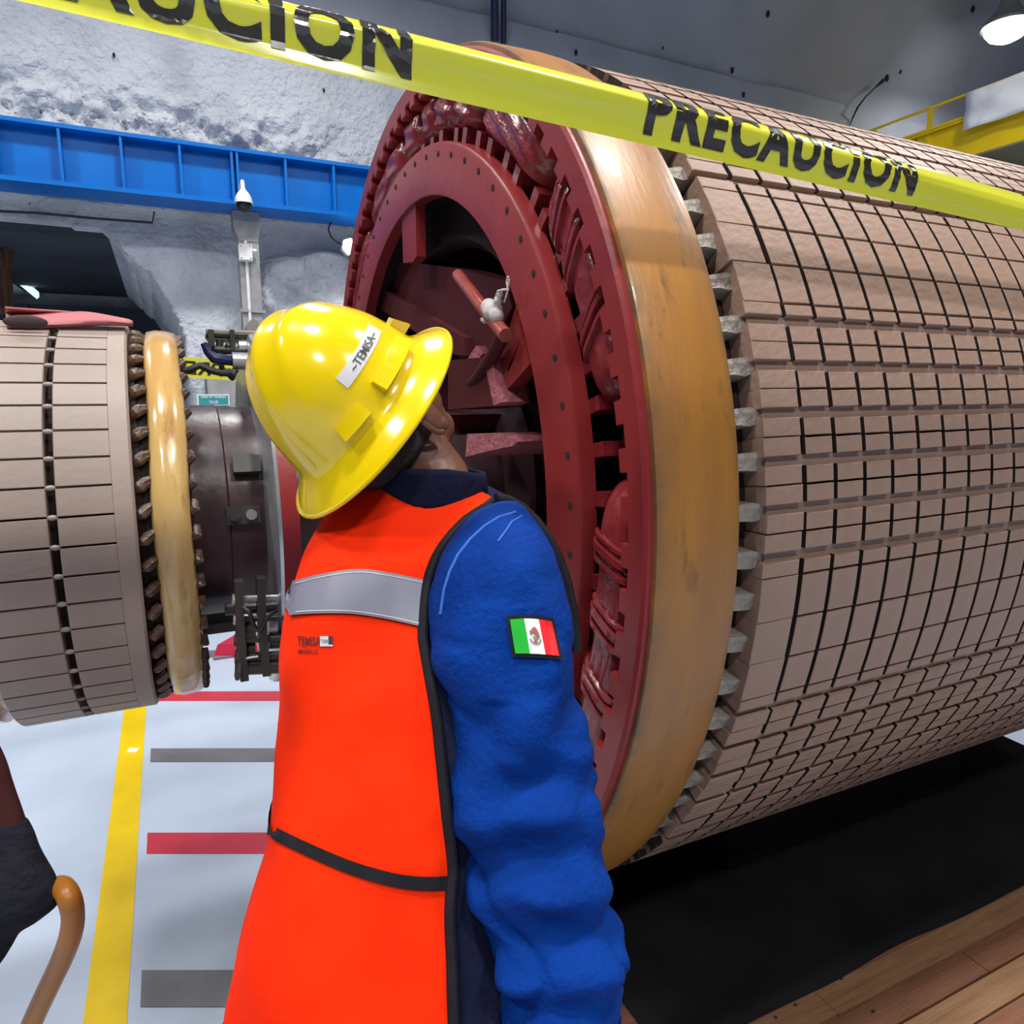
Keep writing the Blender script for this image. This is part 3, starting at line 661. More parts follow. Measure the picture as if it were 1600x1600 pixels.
# ================================================================== EXCITER ROTOR (left)
EZ = AZ - 0.033; EA = V((0, AY, EZ))
ex = thing('exciter_rotor', (-0.2, AY, EZ - .42), 'smaller tan exciter rotor with glossy amber banding ring and dark shaft at the left', 'rotor')
def Q(x, rho, phi): a = R_(phi); return V((x, AY - rho * sin(a), EZ + rho * cos(a)))
RB = 0.418
ec = link('core', MB().rev([(-0.300, 0.2), (-0.300, RB - .028), (-0.05, RB - .028), (-0.05, 0.2)], 96), 'dark', ex, at=EA)
NE = 52; pe = 360.0 / NE
def extile(name, x0, x1):
    mb = MB(); lo, hi, ch = RB - .03, RB, .0015; rows = []; sg_ = 4
    for k in range(sg_ + 1):
        h = pe / 2 - .16; a = R_(-h + 2 * h * k / sg_); e = 0.0 if 0 < k < sg_ else (1 if k == 0 else -1)
        rows.append([V((x0, -lo * sin(a), lo * cos(a))), V((x0, -(hi - ch) * sin(a), (hi - ch) * cos(a))), V((x0 + ch, -hi * sin(a + e * .003), hi * cos(a + e * .003))), V((x1 - ch, -hi * sin(a + e * .003), hi * cos(a + e * .003))), V((x1, -(hi - ch) * sin(a), (hi - ch) * cos(a))), V((x1, -lo * sin(a), lo * cos(a)))])
    o = link(name, mb.grid(rows, False, True, True), 'extile', angle=40); d = o.data; bpy.data.objects.remove(o); return d
tl_, tr_ = extile('core_tile', -0.298, -0.190), extile('core_tile', -0.176, -0.092)
brm = MB().ball((-0.183, 0, RB - .004), (.009, .005, .004), 8, 6); bro = link('slot_key', brm, 'extile'); brd = bro.data; bpy.data.objects.remove(bro)
knm = MB()
knm.tube([(-0.060, -.006, RB - .030), (-0.050, -.002, RB - .020), (-0.044, .004, RB - .022), (-0.034, .010, RB - .028)], [.008, .011, .011, .009], 8)
kno = link('coil_knuckle', knm, 'knuckle'); knd = kno.data; bpy.data.objects.remove(kno)
kn2 = MB().tube([(0.022, -.008, RB - .038), (0.036, 0.002, RB - .026), (0.034, .014, RB - .038)], [.009, .009, .008], 8); k2o = link('coil_knuckle', kn2, 'knuckle'); k2d = k2o.data; bpy.data.objects.remove(k2o)
for k in range(NE):
    a = R_(k * pe + 1.0)
    for d in (tl_, tr_):
        o = bpy.data.objects.new('core_tile', d); COL.objects.link(o); o.parent = ec; o.rotation_euler = (a, 0, 0)
    o = bpy.data.objects.new('slot_key', brd); COL.objects.link(o); o.parent = ec; o.rotation_euler = (a + R_(pe / 2), 0, 0)
    for d in (knd, k2d):
        o = bpy.data.objects.new('coil_knuckle', d); COL.objects.link(o); o.parent = ec; o.rotation_euler = (a + R_(pe / 2), 0, 0)
link('end_band', MB().rev([(-0.0925, RB - .03), (-0.0925, RB - .0002), (-0.064, RB), (-0.060, RB - .004), (-0.060, RB - .03)], 104), 'extile', ex, at=EA)
def wob(a): return .002 * sin(3 * a) + .0015 * sin(7 * a + 1)
mb = MB(); rows = []
for i in range(129):
    a = 2 * pi * i / 128
    rows.append([Q(x + wob(a) * k2, q + wob(a * 2) * .8, math.degrees(a)) for x, q, k2 in ((-.034, .375, 1), (-.034, .392, 1), (-.029, .403, 1), (-.01, .407, 0), (.010, .406, 0), (.025, .402, 1), (.030, .392, 1), (.030, .375, 1))])
link('banding_ring', mb.grid(rows), 'ochre2', ex, angle=60)
link('winding_drum', MB().rev([(-0.06, .2), (-0.06, .385), (.032, .385), (.032, .2)], 64), 'dark', ex, at=EA)
link('banding_ring', MB().rev([(-0.395, .2), (-0.395, .404), (-0.330, .404), (-0.330, .385), (-.298, .385), (-.298, .2)], 96), 'ochre2', ex, at=EA)
link('shaft', MB().rev([(-0.9, 0.0), (-0.9, .17), (-.396, .17), (-.396, .245), (0.035, .240), (0.035, .247), (.10, .247), (.104, .242), (.30, .242), (.30, 0)], 96), 'shaft', ex, at=EA)
link('coupling_flange', MB().rev([(.172, .2), (.172, .40), (.176, .408), (.182, .411)], 128), 'steel', ex, at=EA)
link('flange_rim', MB().rev([(.182, .411), (.182, .412), (.215, .412), (.215, .2)], 128), 'red', ex, at=EA)
link('neck', MB().rev([(.215, .24), (.60, .24)], 64), 'shaft', ex, at=EA)
# terminal lug on the shaft
lug = MB().hexa([Q(.095, .24, 80), Q(.160, .24, 80), Q(.160, .24, 88), Q(.095, .24, 88), Q(.095, .262, 80), Q(.160, .262, 80), Q(.160, .262, 88), Q(.095, .262, 88)])
lg = link('terminal_lug', lug, 'darksteel', ex, smooth=False)
for x in (.110, .142): link('bolt_or_hole', MB().tube([Q(x, .26, 84), Q(x, .272, 84)], .011, 10), 'steel' if x > .12 else 'darksteel', lg)
link('shaft_clip', MB().hexa([Q(.115, .25, 57), Q(.168, .25, 57), Q(.168, .25, 65), Q(.115, .25, 65), Q(.115, .27, 57), Q(.168, .27, 57), Q(.168, .27, 65), Q(.115, .27, 65)]), 'darksteel', ex, smooth=False)
# rectifier bracket assemblies: one below (near side), one at the top
YB = 1.40
def bx(a, b, y): return ony(a, b, y)
bk = link('rectifier_bracket', MB().tube([bx(352, 952, YB + .06), bx(440, 948, YB + .06)], .012, 10), 'darksteel', ex)
for (a, b, c, d) in ((367, 910, 378, 1066), (402, 905, 414, 1058)):
    rows = []
    for k in range(9):
        t = k / 8; p = bx(a + (c - a) * .0 + 9 * t * t, b + (d - b) * t, YB); w_ = .0155
        rows.append([p, p + V((w_, 0, 0)), p + V((w_, .03, 0)), p + V((0, .03, 0))])
    link('bar', MB().grid(rows, True, True, True), 'darksteel', bk, smooth=False)
for (y, r, m_) in ((936, .006, 'steel'), (968, .006, 'darksteel'), (1000, .007, 'darksteel'), (1027, .009, 'darksteel'), (1044, .014, 'darksteel')):
    link('rod', MB().tube([bx(363 + (y - 930) * .06, y, YB + .015), bx(444, y - 3, YB + .015)], r, 10), m_, bk)
    link('nut', MB().tube([bx(362 + (y - 930) * .06, y, YB + .015), bx(368 + (y - 930) * .06, y, YB + .015)], r * 1.7, 6), 'steel' if y < 1000 else 'darksteel', bk, smooth=False)
for (a, b, c, r, m_) in ((382, 985, 398, .022, 'darksteel'), (419, 975, 432, .02, 'steel'), (384, 1015, 398, .016, 'darksteel'), (420, 1000, 436, .018, 'darksteel')):
    link('diode', MB().tube([bx(a, b, YB + .03), bx(c, b - 1, YB + .03)], r, 14), m_, bk)
link('black_lead', MB().tube(smoothp([bx(380, 950, YB), bx(390, 958, YB - .01), bx(396, 975, YB), bx(406, 985, YB), bx(420, 962, YB - .01), bx(432, 955, YB)]), .004, 8), 'cable', bk)
link('name_tag', MB().box(tuple(bx(384, 1030, YB)), tuple(bx(403, 1024, YB + .004))), 'white', bk, smooth=False)
link('underside_channel', MB().box(tuple(bx(316, 978, YB + .12)), tuple(bx(372, 968, YB + .2))), 'darksteel', bk, smooth=False)
# top bracket, built from posts and rods
tbk = link('rectifier_bracket', MB().tube([onx(328, 527, .13), onx(398, 529, .2)], .014, 10), 'darksteel', ex)
def opx(a, b, y): return ony(a, b, y)
Y1 = 1.72
for (a, b, c, d) in ((324, 516, 335, 542), (358, 516, 367, 548)):
    p, q2 = opx(a, b, Y1), opx(c, d, Y1)
    link('bar', MB().box((p.x, Y1 - .02, q2.z), (q2.x, Y1 + .02, p.z)), 'darksteel', tbk, smooth=False)
for (a, b, c, d, r, m_) in ((322, 521, 400, 524, .010, 'darksteel'), (330, 546, 395, 548, .010, 'darksteel'), (343, 531, 344, 556, .008, 'darksteel'), (373, 540, 392, 540, .013, 'steel'), (352, 538, 356, 540, .012, 'darksteel')):
    link('rod', MB().tube([opx(a, b, Y1), opx(c, d, Y1)], r, 10), m_, tbk)
link('steel_sleeve', MB().tube([opx(363, 564, Y1 - .03), opx(412, 565, Y1 - .03)], .019, 14), 'steel', tbk)
link('blue_lead', MB().tube([opx(318, 536, Y1 - .04), opx(325, 550, Y1 - .04), opx(334, 559, Y1 - .04), opx(350, 562, Y1 - .04), opx(364, 564, Y1 - .03)], [.007, .009, .012, .012, .011], 10), 'bluecable', tbk)
link('black_lead', MB().tube([opx(280, 580, Y1 - .06), opx(296, 578, Y1 - .06), opx(312, 571, Y1 - .06), opx(330, 579, Y1 - .06), opx(346, 583, Y1 - .06), opx(358, 582, Y1 - .05), opx(362, 588, Y1 - .05), opx(366, 580, Y1 - .04), opx(372, 578, Y1 - .04)], [.008, .008, .0075, .008, .007, .01, .01, .007, .004], 10), 'cable', tbk)
link('post_drop', MB().tube([opx(345, 562, Y1), opx(347, 576, Y1), opx(356, 582, Y1)], .006, 8), 'cable', tbk)
p0, p1 = opx(385, 505, Y1 + .05), opx(411, 560, Y1 + .05)
eb = MB(); rows = []
hw = (p1.x - p0.x) / 2
rows = [[V((p0.x + hw + hw * cos(pi * k / 10), Y1 + .05 + s, p0.z - .02 + .03 * sin(pi * k / 10))) for k in range(11)] + [V((p0.x, Y1 + .05 + s, p1.z)), V((p1.x, Y1 + .05 + s, p1.z))] for s in (0, .06)]
link('end_lug', eb.grid(rows, True, True, True), 'steel', tbk, angle=40)

# red rubber flap lying on the exciter
fa = thing('rubber_flap', Q(-.16, RB + .001, 38), 'curled pink red rubber sheet lying on top of the exciter rotor', 'rubber sheet')
rows = []; rowsb = []
for i in range(22):
    t = i / 21
    px = 8 + (203 - 8) * t
    wdt = .030 * (1 - t ** 3) + .003
    lowp = onx(px, 513 - 6 * sin(pi * t) - 5 * max(0, t - .6), onx(px, 510, 0.1).x) if False else None
    base = ony(px, 511 - 4 * t + 2 * sin(pi * 2 * t), 1.66)
    row = []
    for j in range(13):
        a = -0.25 * pi + 1.75 * pi * j / 12 * (0.55 + .45 * (1 - t))
        row.append(base + V((.006 * cos(a), -.042 * (1 - .35 * t) * cos(a) + .02, (.019 * (1 - .55 * t) + .005 * sin(pi * t)) * (1 - cos(a * .5 + .6)) * 1.05)))
    rows.append(row)
fs = link('sheet', MB().grid(rows), 'rubberred', fa, angle=80); sm = fs.modifiers.new('s', 'SOLIDIFY'); sm.thickness = .004
pc = ony(40, 503, 1.62)
ins = MB(); ins.ball(pc, (.036, .004, .0125), 16, 8)
link('tube_interior', ins, 'rubberdark', fa)  # dark flat disc in the open end of the curled sheet

# ================================================================== DECK, BLACK SHEET
dk = thing('timber_deck', (1.7, 1.6, 0), 'low timber deck of tan boards under the rotor, lower right', 'timber deck')
DZ = 0.30
byl = [(0.955 - 0.0685 * k) for k in range(8)]
for k in range(7):
    y1, y0 = byl[k], byl[k + 1]
    cuts = [0.70, 1.98 - .37 * k, 2.75] if k % 2 else [0.70, 1.20 + .33 * k, 2.75]
    cuts = sorted(set([c for c in cuts if .70 <= c <= 2.75]))
    for a, b in zip(cuts[:-1], cuts[1:]):
        link('board', MB().box((a + .001, y0 + .005, DZ - .045 + 0 * k), (b - .002, y1, DZ + random.uniform(-.003, .0) - (.004 if k else 0))), 'wood' if (k == 0 or random.random() < .3) else 'wood2', dk, smooth=False)
for k, x in enumerate((.70, .76)):
    link('board', MB().box((x, .957, DZ - .045), (x + .058, 2.65, DZ - .002)), 'wood' if k == 0 else 'wood2', dk, smooth=False)
link('joist', MB().box((.72, .50, 0), (.80, 2.65, DZ - .046)), 'wood2', dk, smooth=False)
for x in (1.3, 1.9, 2.6): link('joist', MB().box((x, .50, 0), (x + .08, 2.65, DZ - .046)), 'wood2', dk, smooth=False)
link('subfloor', MB().box((.82, .957, DZ - .045), (2.72, 2.65, DZ - .004)), 'wood2', dk, smooth=False)
for a, b in ((1271, 1540), (1243, 1570), (1297, 1532), (1315, 1529), (1212, 1590), (1365, 1580)):
    p = onz(a, b, DZ + .0005); link('nail_hole', MB().tube([p, p + V((0, 0, .0012))], .0035, 8), 'hole', dk, smooth=False)
rows = []
for i in range(40):
    u = i / 39; row = []
    for j in range(36):
        v = j / 35; x = .80 + 1.93 * u; y = .955 + 1.62 * v
        if i == 39: x += 0
        zz = DZ + .004 + .010 * noise.noise(V((x * 2.2, y * 2.2, 0))) * min(1, 6 * v, 6 * u) + .05 * max(0, (u - .93) / .07) * sin(pi * min(1, v * 1.2)) * 0
        ed = .012 * noise.noise(V((x * 3, 5, 0))) if j == 0 else 0
        row.append(V((x + (.10 * sin(v * pi) if i == 39 else 0), y + ed, max(zz, DZ + .005))))
    rows.append(row)
bs = link('black_sheet', MB().grid(rows), 'black', angle=80); bs.modifiers.new('s', 'SOLIDIFY').thickness = .003
tag(bs, 'black rubber sheet spread under the generator rotor', 'rubber sheet')

# ================================================================== CAUTION TAPE
def tape_pt(s, t, off=0.0):
    """s: metres along x, t: 0 bottom .. 1 top"""
    zb = 1.9245 - .030 * s - .003 * s * s; y = .77
    hgt = .072
    fold = 0.56 + .05 * sin(s * 3.0)
    if t < fold: yy = y + .006 * sin(t * 5 + s * 2); zz = zb + hgt * t * 0.98
    else:
        q = (t - fold) / (1 - fold); yy = y + .006 * sin(fold * 5 + s * 2) + .010 * q + .018 * q * q; zz = zb + hgt * (fold * .98 + (t - fold) * 0.99 - .06 * q * q)
    yy += .0016 * sin(t * 34 + s * 2.5) * (1 if t > .5 else .35) * (0.6 + .4 * sin(s * 7))
    return V((s, yy - off, zz + off * (0.8 if t > fold else 0)))
tp_ = thing('caution_tape', (0.5, .77, 1.90), 'yellow PRECAUCION caution tape stretched across the top in front of the rotor', 'caution tape')
rows = [[tape_pt(-1.35 + 4.7 * i / 260, j / 16) for j in range(17)] for i in range(261)]
ob = link('ribbon', MB().grid(rows), 'tape', tp_, angle=120)
def tapeword(sa, sb, name):
    tv, tf = textmesh('PRECAUCION', 1, 0.045, 1, thr=.10, space=1.16)
    link(name, MB().add([tape_pt(sa + u * (sb - sa), .15 + .82 * v, .0009) for u, v in tv], tf), 'tapeink', tp_, smooth=False, fix=False)
s_end1 = 0.257; s_st2 = 0.553; s_end2 = 1.052
w1 = s_end2 - s_st2
tapeword(s_end1 - w1, s_end1, 'lettering'); tapeword(s_st2, s_end2, 'lettering'); tapeword(s_end2 + .30, s_end2 + .30 + w1, 'lettering')
for k, (x, lab) in enumerate(((-1.38, 'yellow stanchion post holding the left end of the tape'), (3.38, 'yellow stanchion post holding the right end of the tape'))):
    sp = thing('stanchion', (x, .79, 0), lab, 'post')
    link('post', MB().tube([(x, .79, .03), (x, .79, 2.02)], .025, 12), 'craneyellow', sp)
    link('base', MB().tube([(x, .79, 0), (x, .79, .035)], .16, 20), 'cable', sp)
# tape on the far side of the shaft (seen from its back)
t2 = thing('caution_tape', (0.2, 3.0, 1.6), 'short glimpse of yellow tape with mirrored lettering beyond the shaft', 'caution tape')
ta, tb2 = ony(276, 573, 3.0), ony(410, 583, 3.0)
dirx = (tb2 - ta); L2 = dirx.x
def t2p(s, t, off=0): return V((ta.x + s, 3.0 - off, ta.z + (tb2.z - ta.z) * s / L2 - .037 + .075 * t))
link('ribbon', MB().grid([[t2p(-3 + 4.6 * i / 30, j / 3) for j in range(4)] for i in range(31)]), 'tape', t2, angle=120)
tv, tf = textmesh('PRECAUCION', 1, 0.02, 1, thr=.3, space=1.04)
link('lettering', MB().add([t2p(.158 - .50 * u, .16 + .68 * v, .0012) for u, v in tv], tf), 'tapeink', t2, smooth=False, fix=False)
for x, lab in ((ta.x - 3.0, 'yellow stanchion post far left behind the exciter rotor'), (ta.x + 1.62, 'yellow stanchion post hidden behind the generator rotor')):
    sp = thing('stanchion', (x, 3.02, 0), lab, 'post')
    link('post', MB().tube([(x, 3.03, .03), (x, 3.03, 1.9)], .025, 12), 'craneyellow', sp); link('base', MB().tube([(x, 3.03, 0), (x, 3.03, .035)], .16, 20), 'cable', sp)

# ================================================================== CART HANDLE, left edge
hd = PX(-60, 1600, 1.25)
ct = thing('push_cart', (hd.x, hd.y, 0), 'orange brown curved tube handle with dark padded cover at the left edge', 'cart')
d0 = 1.02
hp = [PX(a, b, d0 + c) for a, b, c in [(48, 1398, .055), (76, 1390, .045), (96, 1386, .022), (108, 1402, .0), (114, 1430, .01), (110, 1462, .02), (96, 1500, .04), (70, 1555, .07), (45, 1610, .10), (-20, 1760, .16)]]
def smoothpath(pts, n=6):
    keys = [(i, *p) for i, p in enumerate(pts)]
    return [V(crm(keys, i / n)) for i in range((len(pts) - 1) * n + 1)]
hp.append(V((hp[-1].x - .05, hp[-1].y, .02)))
link('handle_tube', MB().tube(smoothpath(hp), .0155, 14), 'orangetube', ct)
pad = [(1285, -60, 40, .0), (1300, -70, 47, 0), (1340, -75, 66, 0), (1380, -75, 86, 0), (1400, -75, 91, 0), (1418, -75, 88, 0), (1440, -80, 58, 0), (1456, -80, 32, 0), (1480, -80, 16, 0), (1510, -85, -2, 0), (1540, -90, -30, 0)]
def blobloft(keys, d, bfac, n=28, m=40, wr=.004):
    rows = []
    y0, y1 = keys[0][0], keys[-1][0]
    for i in range(m + 1):
        py = y0 + (y1 - y0) * i / m; l, r, dd = crm(keys, py)
        c = PX((l + r) / 2, py, d + dd); a = (r - l) / 2 * (d + dd) / FPX
        row = []
        for j in range(n):
            t = 2 * pi * j / n; k = 1 + 0
            q = c + CR * a * cos(t) - CF * a * bfac * sin(t)
            q += (CR * cos(t) - CF * sin(t)) * wr * noise.noise(q * 22)
            row.append(q)
        rows.append(row)
    return MB().grid(rows, True, True, True)
link('padded_cover', blobloft(pad, d0 + .01, .55), 'padding', ct)
link('grip', blobloft([(1165, -70, -4, 0), (1180, -70, 2, 0), (1210, -70, 11, 0), (1240, -72, 23, 0), (1280, -74, 36, 0), (1296, -74, 40, 0)], d0 + .012, .5), 'padred', ct)
link('lower_frame', MB().tube([PX(-70, 1500, d0), PX(-75, 1600, d0 + .05), V((hp[-1].x - .06, hp[-1].y + .03, .02))], .018, 10), 'orangetube', ct)

# ================================================================== PERSON
pb = PX(620, 1600, .86)
man = thing('person', (pb.x, pb.y, 0), 'worker in orange vest, blue denim jacket and yellow helmet peering up into the rotor', 'person')
HH = V((CF.x, CF.y, 0)).normalized()
def dimp(p, s, amp): return amp * noise.fractal(p * s, 1.0, 2.0, 3)
TK = [  # py, left, right, depth, depth half-width
 (741, 632, 700, 1.03, .045), (750, 592, 738, 1.03, .060), (762, 556, 770, 1.027, .072), (780, 532, 800, 1.02, .084), (805, 514, 818, 1.01, .095), (850, 487, 826, .992, .106),
 (906, 469, 830, .970, .116), (960, 459, 826, .950, .122), (1026, 453, 818, .925, .126), (1083, 455, 812, .912, .126), (1170, 447, 806, .893, .126), (1236, 439, 803, .880, .126), (1289, 430, 802, .870, .127),
 (1385, 408, 806, .850, .130), (1455, 398, 810, .838, .133), (1525, 391, 814, .826, .135), (1600, 385, 818, .815, .138), (1700, 380, 812, .80, .138)]
def torso(py, t, off=0.0, wr=1.0):
    l, r, d, b = crm(TK, py)
    c = PX((l + r) / 2, py, d); a = (r - l) / 2 * d / FPX
    ct_, st_ = cos(t), sin(t)
    e = 2.3; k = (abs(ct_) ** e + abs(st_) ** e) ** (-1 / e)
    n = (CR * ct_ / a - HH * st_ / b).normalized()
    q = c + CR * a * ct_ * k - HH * b * st_ * k
    # cloth folds
    fold = 0.008 * noise.noise(V((t * 2.0, py * .005, 1.3))) + .004 * sin(t * 3.1 - py * .009 + 1)* min(1, max(0, (py - 980) / 300)) + .003 * sin(t * 5.5 + py * .011) * min(1, max(0, (py - 980) / 300))
    fold += .003 * noise.noise(V((t * 5, py * .014, 4.4)))
    return q + n * (off + fold * wr)
def torso_t(px, py):
    l, r, d, b = crm(TK, py); u = max(-1.0, min(1.0, (px - (l + r) / 2) / ((r - l) / 2)))
    e = 2.3   # invert the superellipse
    lo, hi = 0.0, pi
    for _ in range(40):
        m = (lo + hi) / 2; k = (abs(cos(m)) ** e + abs(sin(m)) ** e) ** (-1 / e)
        if cos(m) * k > u: lo = m
        else: hi = m
    return (lo + hi) / 2
def proj(p):
    d = V(p) - CP; z = d.dot(CF); return 800 + FPX * d.dot(CR) / z, 800 - FPX * d.dot(CU) / z
def invert(fn, fnt, px, py, off):
    qx, qy = px, py
    for _ in range(14):
        t = fnt(qx, qy); a, b = proj(fn(qy, t, off, )); qx += .8 * (px - a); qy += .8 * (py - b)
    return qy, fnt(qx, qy)
def tpt(px, py, off):
    q, t = invert(torso, torso_t, px, py, off); return torso(q, t, off)
pys = [741 + (1700 - 741) * (k / 80) ** 1.15 for k in range(81)]
link('jacket_body', MB().grid([[torso(p, 2 * pi * j / 64, -.004) for j in range(64)] for p in pys], True, True, True), 'navy', man, angle=180)
VE = [(757, 735), (768, 752), (779, 772), (790, 758), (805, 733), (816, 719), (840, 697), (869, 678), (917, 662), (992, 656), (1009, 658), (1100, 674), (1175, 683), (1262, 692), (1363, 703), (1388, 700), (1437, 698), (1520, 701), (1600, 703), (1700, 706)]
VET = []
for _py, _px in VE:
    q_, t_ = invert(torso, torso_t, _px, _py, .006); VET.append((q_, t_))
VET.sort()
VET = [VET[0]] + [b for a, b in zip(VET[:-1], VET[1:]) if b[0] > a[0] + .5]
def vestpanel(py0, py1, nv, off):
    rows = []
    for i in range(nv + 1):
        py = py0 + (py1 - py0) * i / nv
        te = crm(VET, py)[0]
        row = [torso(py, te + (2 * pi - .9 - te) * j / 60, off) for j in range(61)]
        rows.append(row)
    return rows
vst = link('vest', MB().grid(vestpanel(745, 1700, 130, .006)), 'vest', man, angle=180)
# reflective band
gt = [(449, 909), (459, 907), (500, 897), (560, 889), (610, 895), (668, 907)]; gb = [(445, 963), (451, 961), (500, 958), (552, 959), (605, 967), (664, 980)]
rows = []
for i in range(41):
    px = 452 + (663 - 452) * i / 40
    yt, yb2 = crm(gt, px)[0], crm(gb, px)[0]
    tx = px
    rows.append([tpt(px, yt + (yb2 - yt) * j / 6, .0108) for j in range(7)])
def wrap_left(edge_pts, off, n=14, span=1.9):
    inv = [invert(torso, torso_t, a, b, off) for a, b in edge_pts]
    return [[torso(q, t + span * (1 - k / n), off) for q, t in inv] for k in range(n)]
yt, yb2 = crm(gt, 452)[0], crm(gb, 452)[0]
rows = wrap_left([(452, yt + (yb2 - yt) * j / 6) for j in range(7)], .0115) + rows
link('reflective_band', MB().grid(rows), 'reflect', vst, angle=180)
for edge, dy in ((gt, 5), (gb, -4)):
    pts = []
    for i in range(41):
        px = 462 + (660 - 462) * i / 40; pts.append(tpt(px, crm(edge, px)[0] + dy, .0113))
    link('stitching', MB().tube(pts, .0007, 5), 'label', vst)
# waist strap
rows = []
wt = [(420, 1286), (440, 1297), (480, 1316), (538, 1341), (580, 1355), (630, 1367), (680, 1370), (720, 1366)]
for i in range(41):
    px = 425 + (709 - 425) * i / 40; y = crm(wt, px)[0]
    rows.append([tpt(px, y + 22 * j / 4, .0088) for j in range(5)])
y = crm(wt, 425)[0]
rows = wrap_left([(425, y + 22 * j / 4) for j in range(5)], .0088) + rows
link('waist_strap', MB().grid(rows), 'trim', vst, angle=180)
# armhole and side trim
pts = [torso(q_, t_ - .02, .008) for q_, t_ in [(VET[2][0] + k * 8, crm(VET, VET[2][0] + k * 8)[0]) for k in range(0, 108)] if q_ < 1700]
link('armhole_trim', MB().tube(pts, .0062, 10), 'trim', vst)
pts = [tpt(crm(VE, 760 + k * 3)[0] + 3, 760 + k * 3, .008) for k in range(0, 7)]
link('hem_trim', MB().tube([torso(1592 + 3 * cos(k), torso_t(378 + k * 8, 1592), .008) for k in range(0, 40)], .005, 8), 'trim', vst) if False else None
# vest print
def print_on(txt, x0, y0, x1, y1, m, nm, off=.0082, slant=0):
    tv, tf = textmesh(txt, 1, .012, thr=.4)
    link(nm, MB().add([tpt(x0 + u * (x1 - x0), y1 + v * (y0 - y1) + slant * u, off) for u, v in tv], tf), m, vst, smooth=False, fix=False)
print_on('TEMISA', 464, 994, 501, 1009, 'inkbrown', 'lettering')
print_on('MINERAL.ES', 466, 1014, 497, 1021, 'inkbrown', 'lettering')
def patch_on(x0, y0, x1, y1, m, nm, off, fn, par_):
    rows = [[fn(x0 + (x1 - x0) * i / 4, y0 + (y1 - y0) * j / 3, off) for j in range(4)] for i in range(5)]
    return link(nm, MB().grid(rows), m, par_, angle=180)
lgp = patch_on(500, 994, 520, 1010, 'label', 'logo_patch', .0083, tpt, vst)
patch_on(513, 994, 520, 1007, 'ink', 'logo_mark', .0087, tpt, vst)
print_on('TEM', 501, 999, 512, 1005, 'reflect', 'lettering', .0087)

# right sleeve
SK = [(783, 781, 806, .955, .018), (788, 766, 815, .95, .040), (800, 742, 826, .935, .058), (830, 714, 848, .905, .070), (870, 690, 867, .875, .074), (920, 675, 883, .860, .077), (990, 668, 893, .845, .079), (1030, 676, 897, .838, .079), (1070, 690, 901, .832, .078), (1130, 702, 917, .825, .077), (1166, 708, 928, .82, .078),
 (1190, 699, 933, .818, .079), (1212, 690, 936, .815, .080), (1235, 692, 932, .812, .079), (1258, 697, 926, .81, .077), (1282, 706, 937, .806, .077), (1302, 714, 946, .803, .078), (1335, 723, 949, .798, .077), (1372, 730, 950, .79, .076), (1410, 737, 954, .784, .076), (1440, 748, 966, .778, .076), (1468, 760, 979, .774, .076), (1500, 768, 982, .768, .075), (1538, 774, 977, .76, .073), (1575, 779, 962, .752, .068), (1600, 784, 946, .747, .062), (1625, 792, 930, .742, .056)]
SA = V((CR.x, CR.y, 0)).normalized()
def sleeve(py, t, off=0.0):
    l, r, d, b = crm(SK, py)
    c = PX((l + r) / 2, py, d); a = (r - l) / 2 * d / FPX
    n = (CR * cos(t) / a - CF * sin(t) / b).normalized()
    q = c + CR * a * cos(t) - CF * b * sin(t)
    k = min(1, max(0, (py - 820) / 120)) * min(1, max(.0, (1620 - py) / 60))
    k2 = min(1, max(0, (py - 1120) / 120))
    f = .009 * noise.noise(V((t * 1.3 + py * .004, py * .013 - t * .9, .4)))
    f += k2 * .010 * sin(py * .055 + 2.6 * sin(t * .9 + .3) + 1.2 * noise.noise(V((t, py * .01, 8)))) * max(0, sin(t)) ** .6
    f += k2 * .006 * noise.noise(V((t * 1.2 - py * .008, py * .020 + t * 1.2, 2.2)))
    f += (1 - k2) * .006 * sin(py * .035 - t * 4.0) * max(0, sin(t)) ** 2
    cr_ = noise.noise(V((t * .8 + py * .006, py * .0085 - t * .5, 5.5)))
    f -= (.45 + .55 * k2) * .012 * max(0, 1 - abs(cr_) * 3.2) ** 2
    if abs(py - 1000) < 70 and .9 < t < 2.0: f *= .35
    return q + n * (off + f * k)
def slv_t(px, py):
    l, r, d, b = crm(SK, py); return acos(max(-1, min(1, (px - (l + r) / 2) / ((r - l) / 2))))
def spt(px, py, off):
    q, t = invert(sleeve, slv_t, px, py, off); return sleeve(q, t, off)
spy = [783 + (1625 - 783) * k / 150 for k in range(151)]
rows = [[sleeve(p, 2 * pi * j / 56) for j in range(56)] for p in spy]
slv = link('sleeve', MB().grid(rows, True, True, False), 'denim', man, angle=180)
# shoulder seam stitching and sleeve seams
link('seam', MB().tube([spt(a, b, .0012) for a, b in [(806, 800), (780, 808), (757, 822), (735, 842), (716, 866), (703, 892), (694, 920), (688, 960)]], .0018, 6), 'stitch', slv)
link('seam', MB().tube([spt(a, b, .001) for a, b in [(816, 806), (800, 815), (790, 830), (778, 846)]], .0012, 6), 'stitch', slv)
# cuff
rows = [[sleeve(1578 + 40 * i / 4, 2 * pi * j / 40, .003) for j in range(40)] for i in range(5)]
link('cuff', MB().grid(rows, True), 'denim', slv, angle=180)
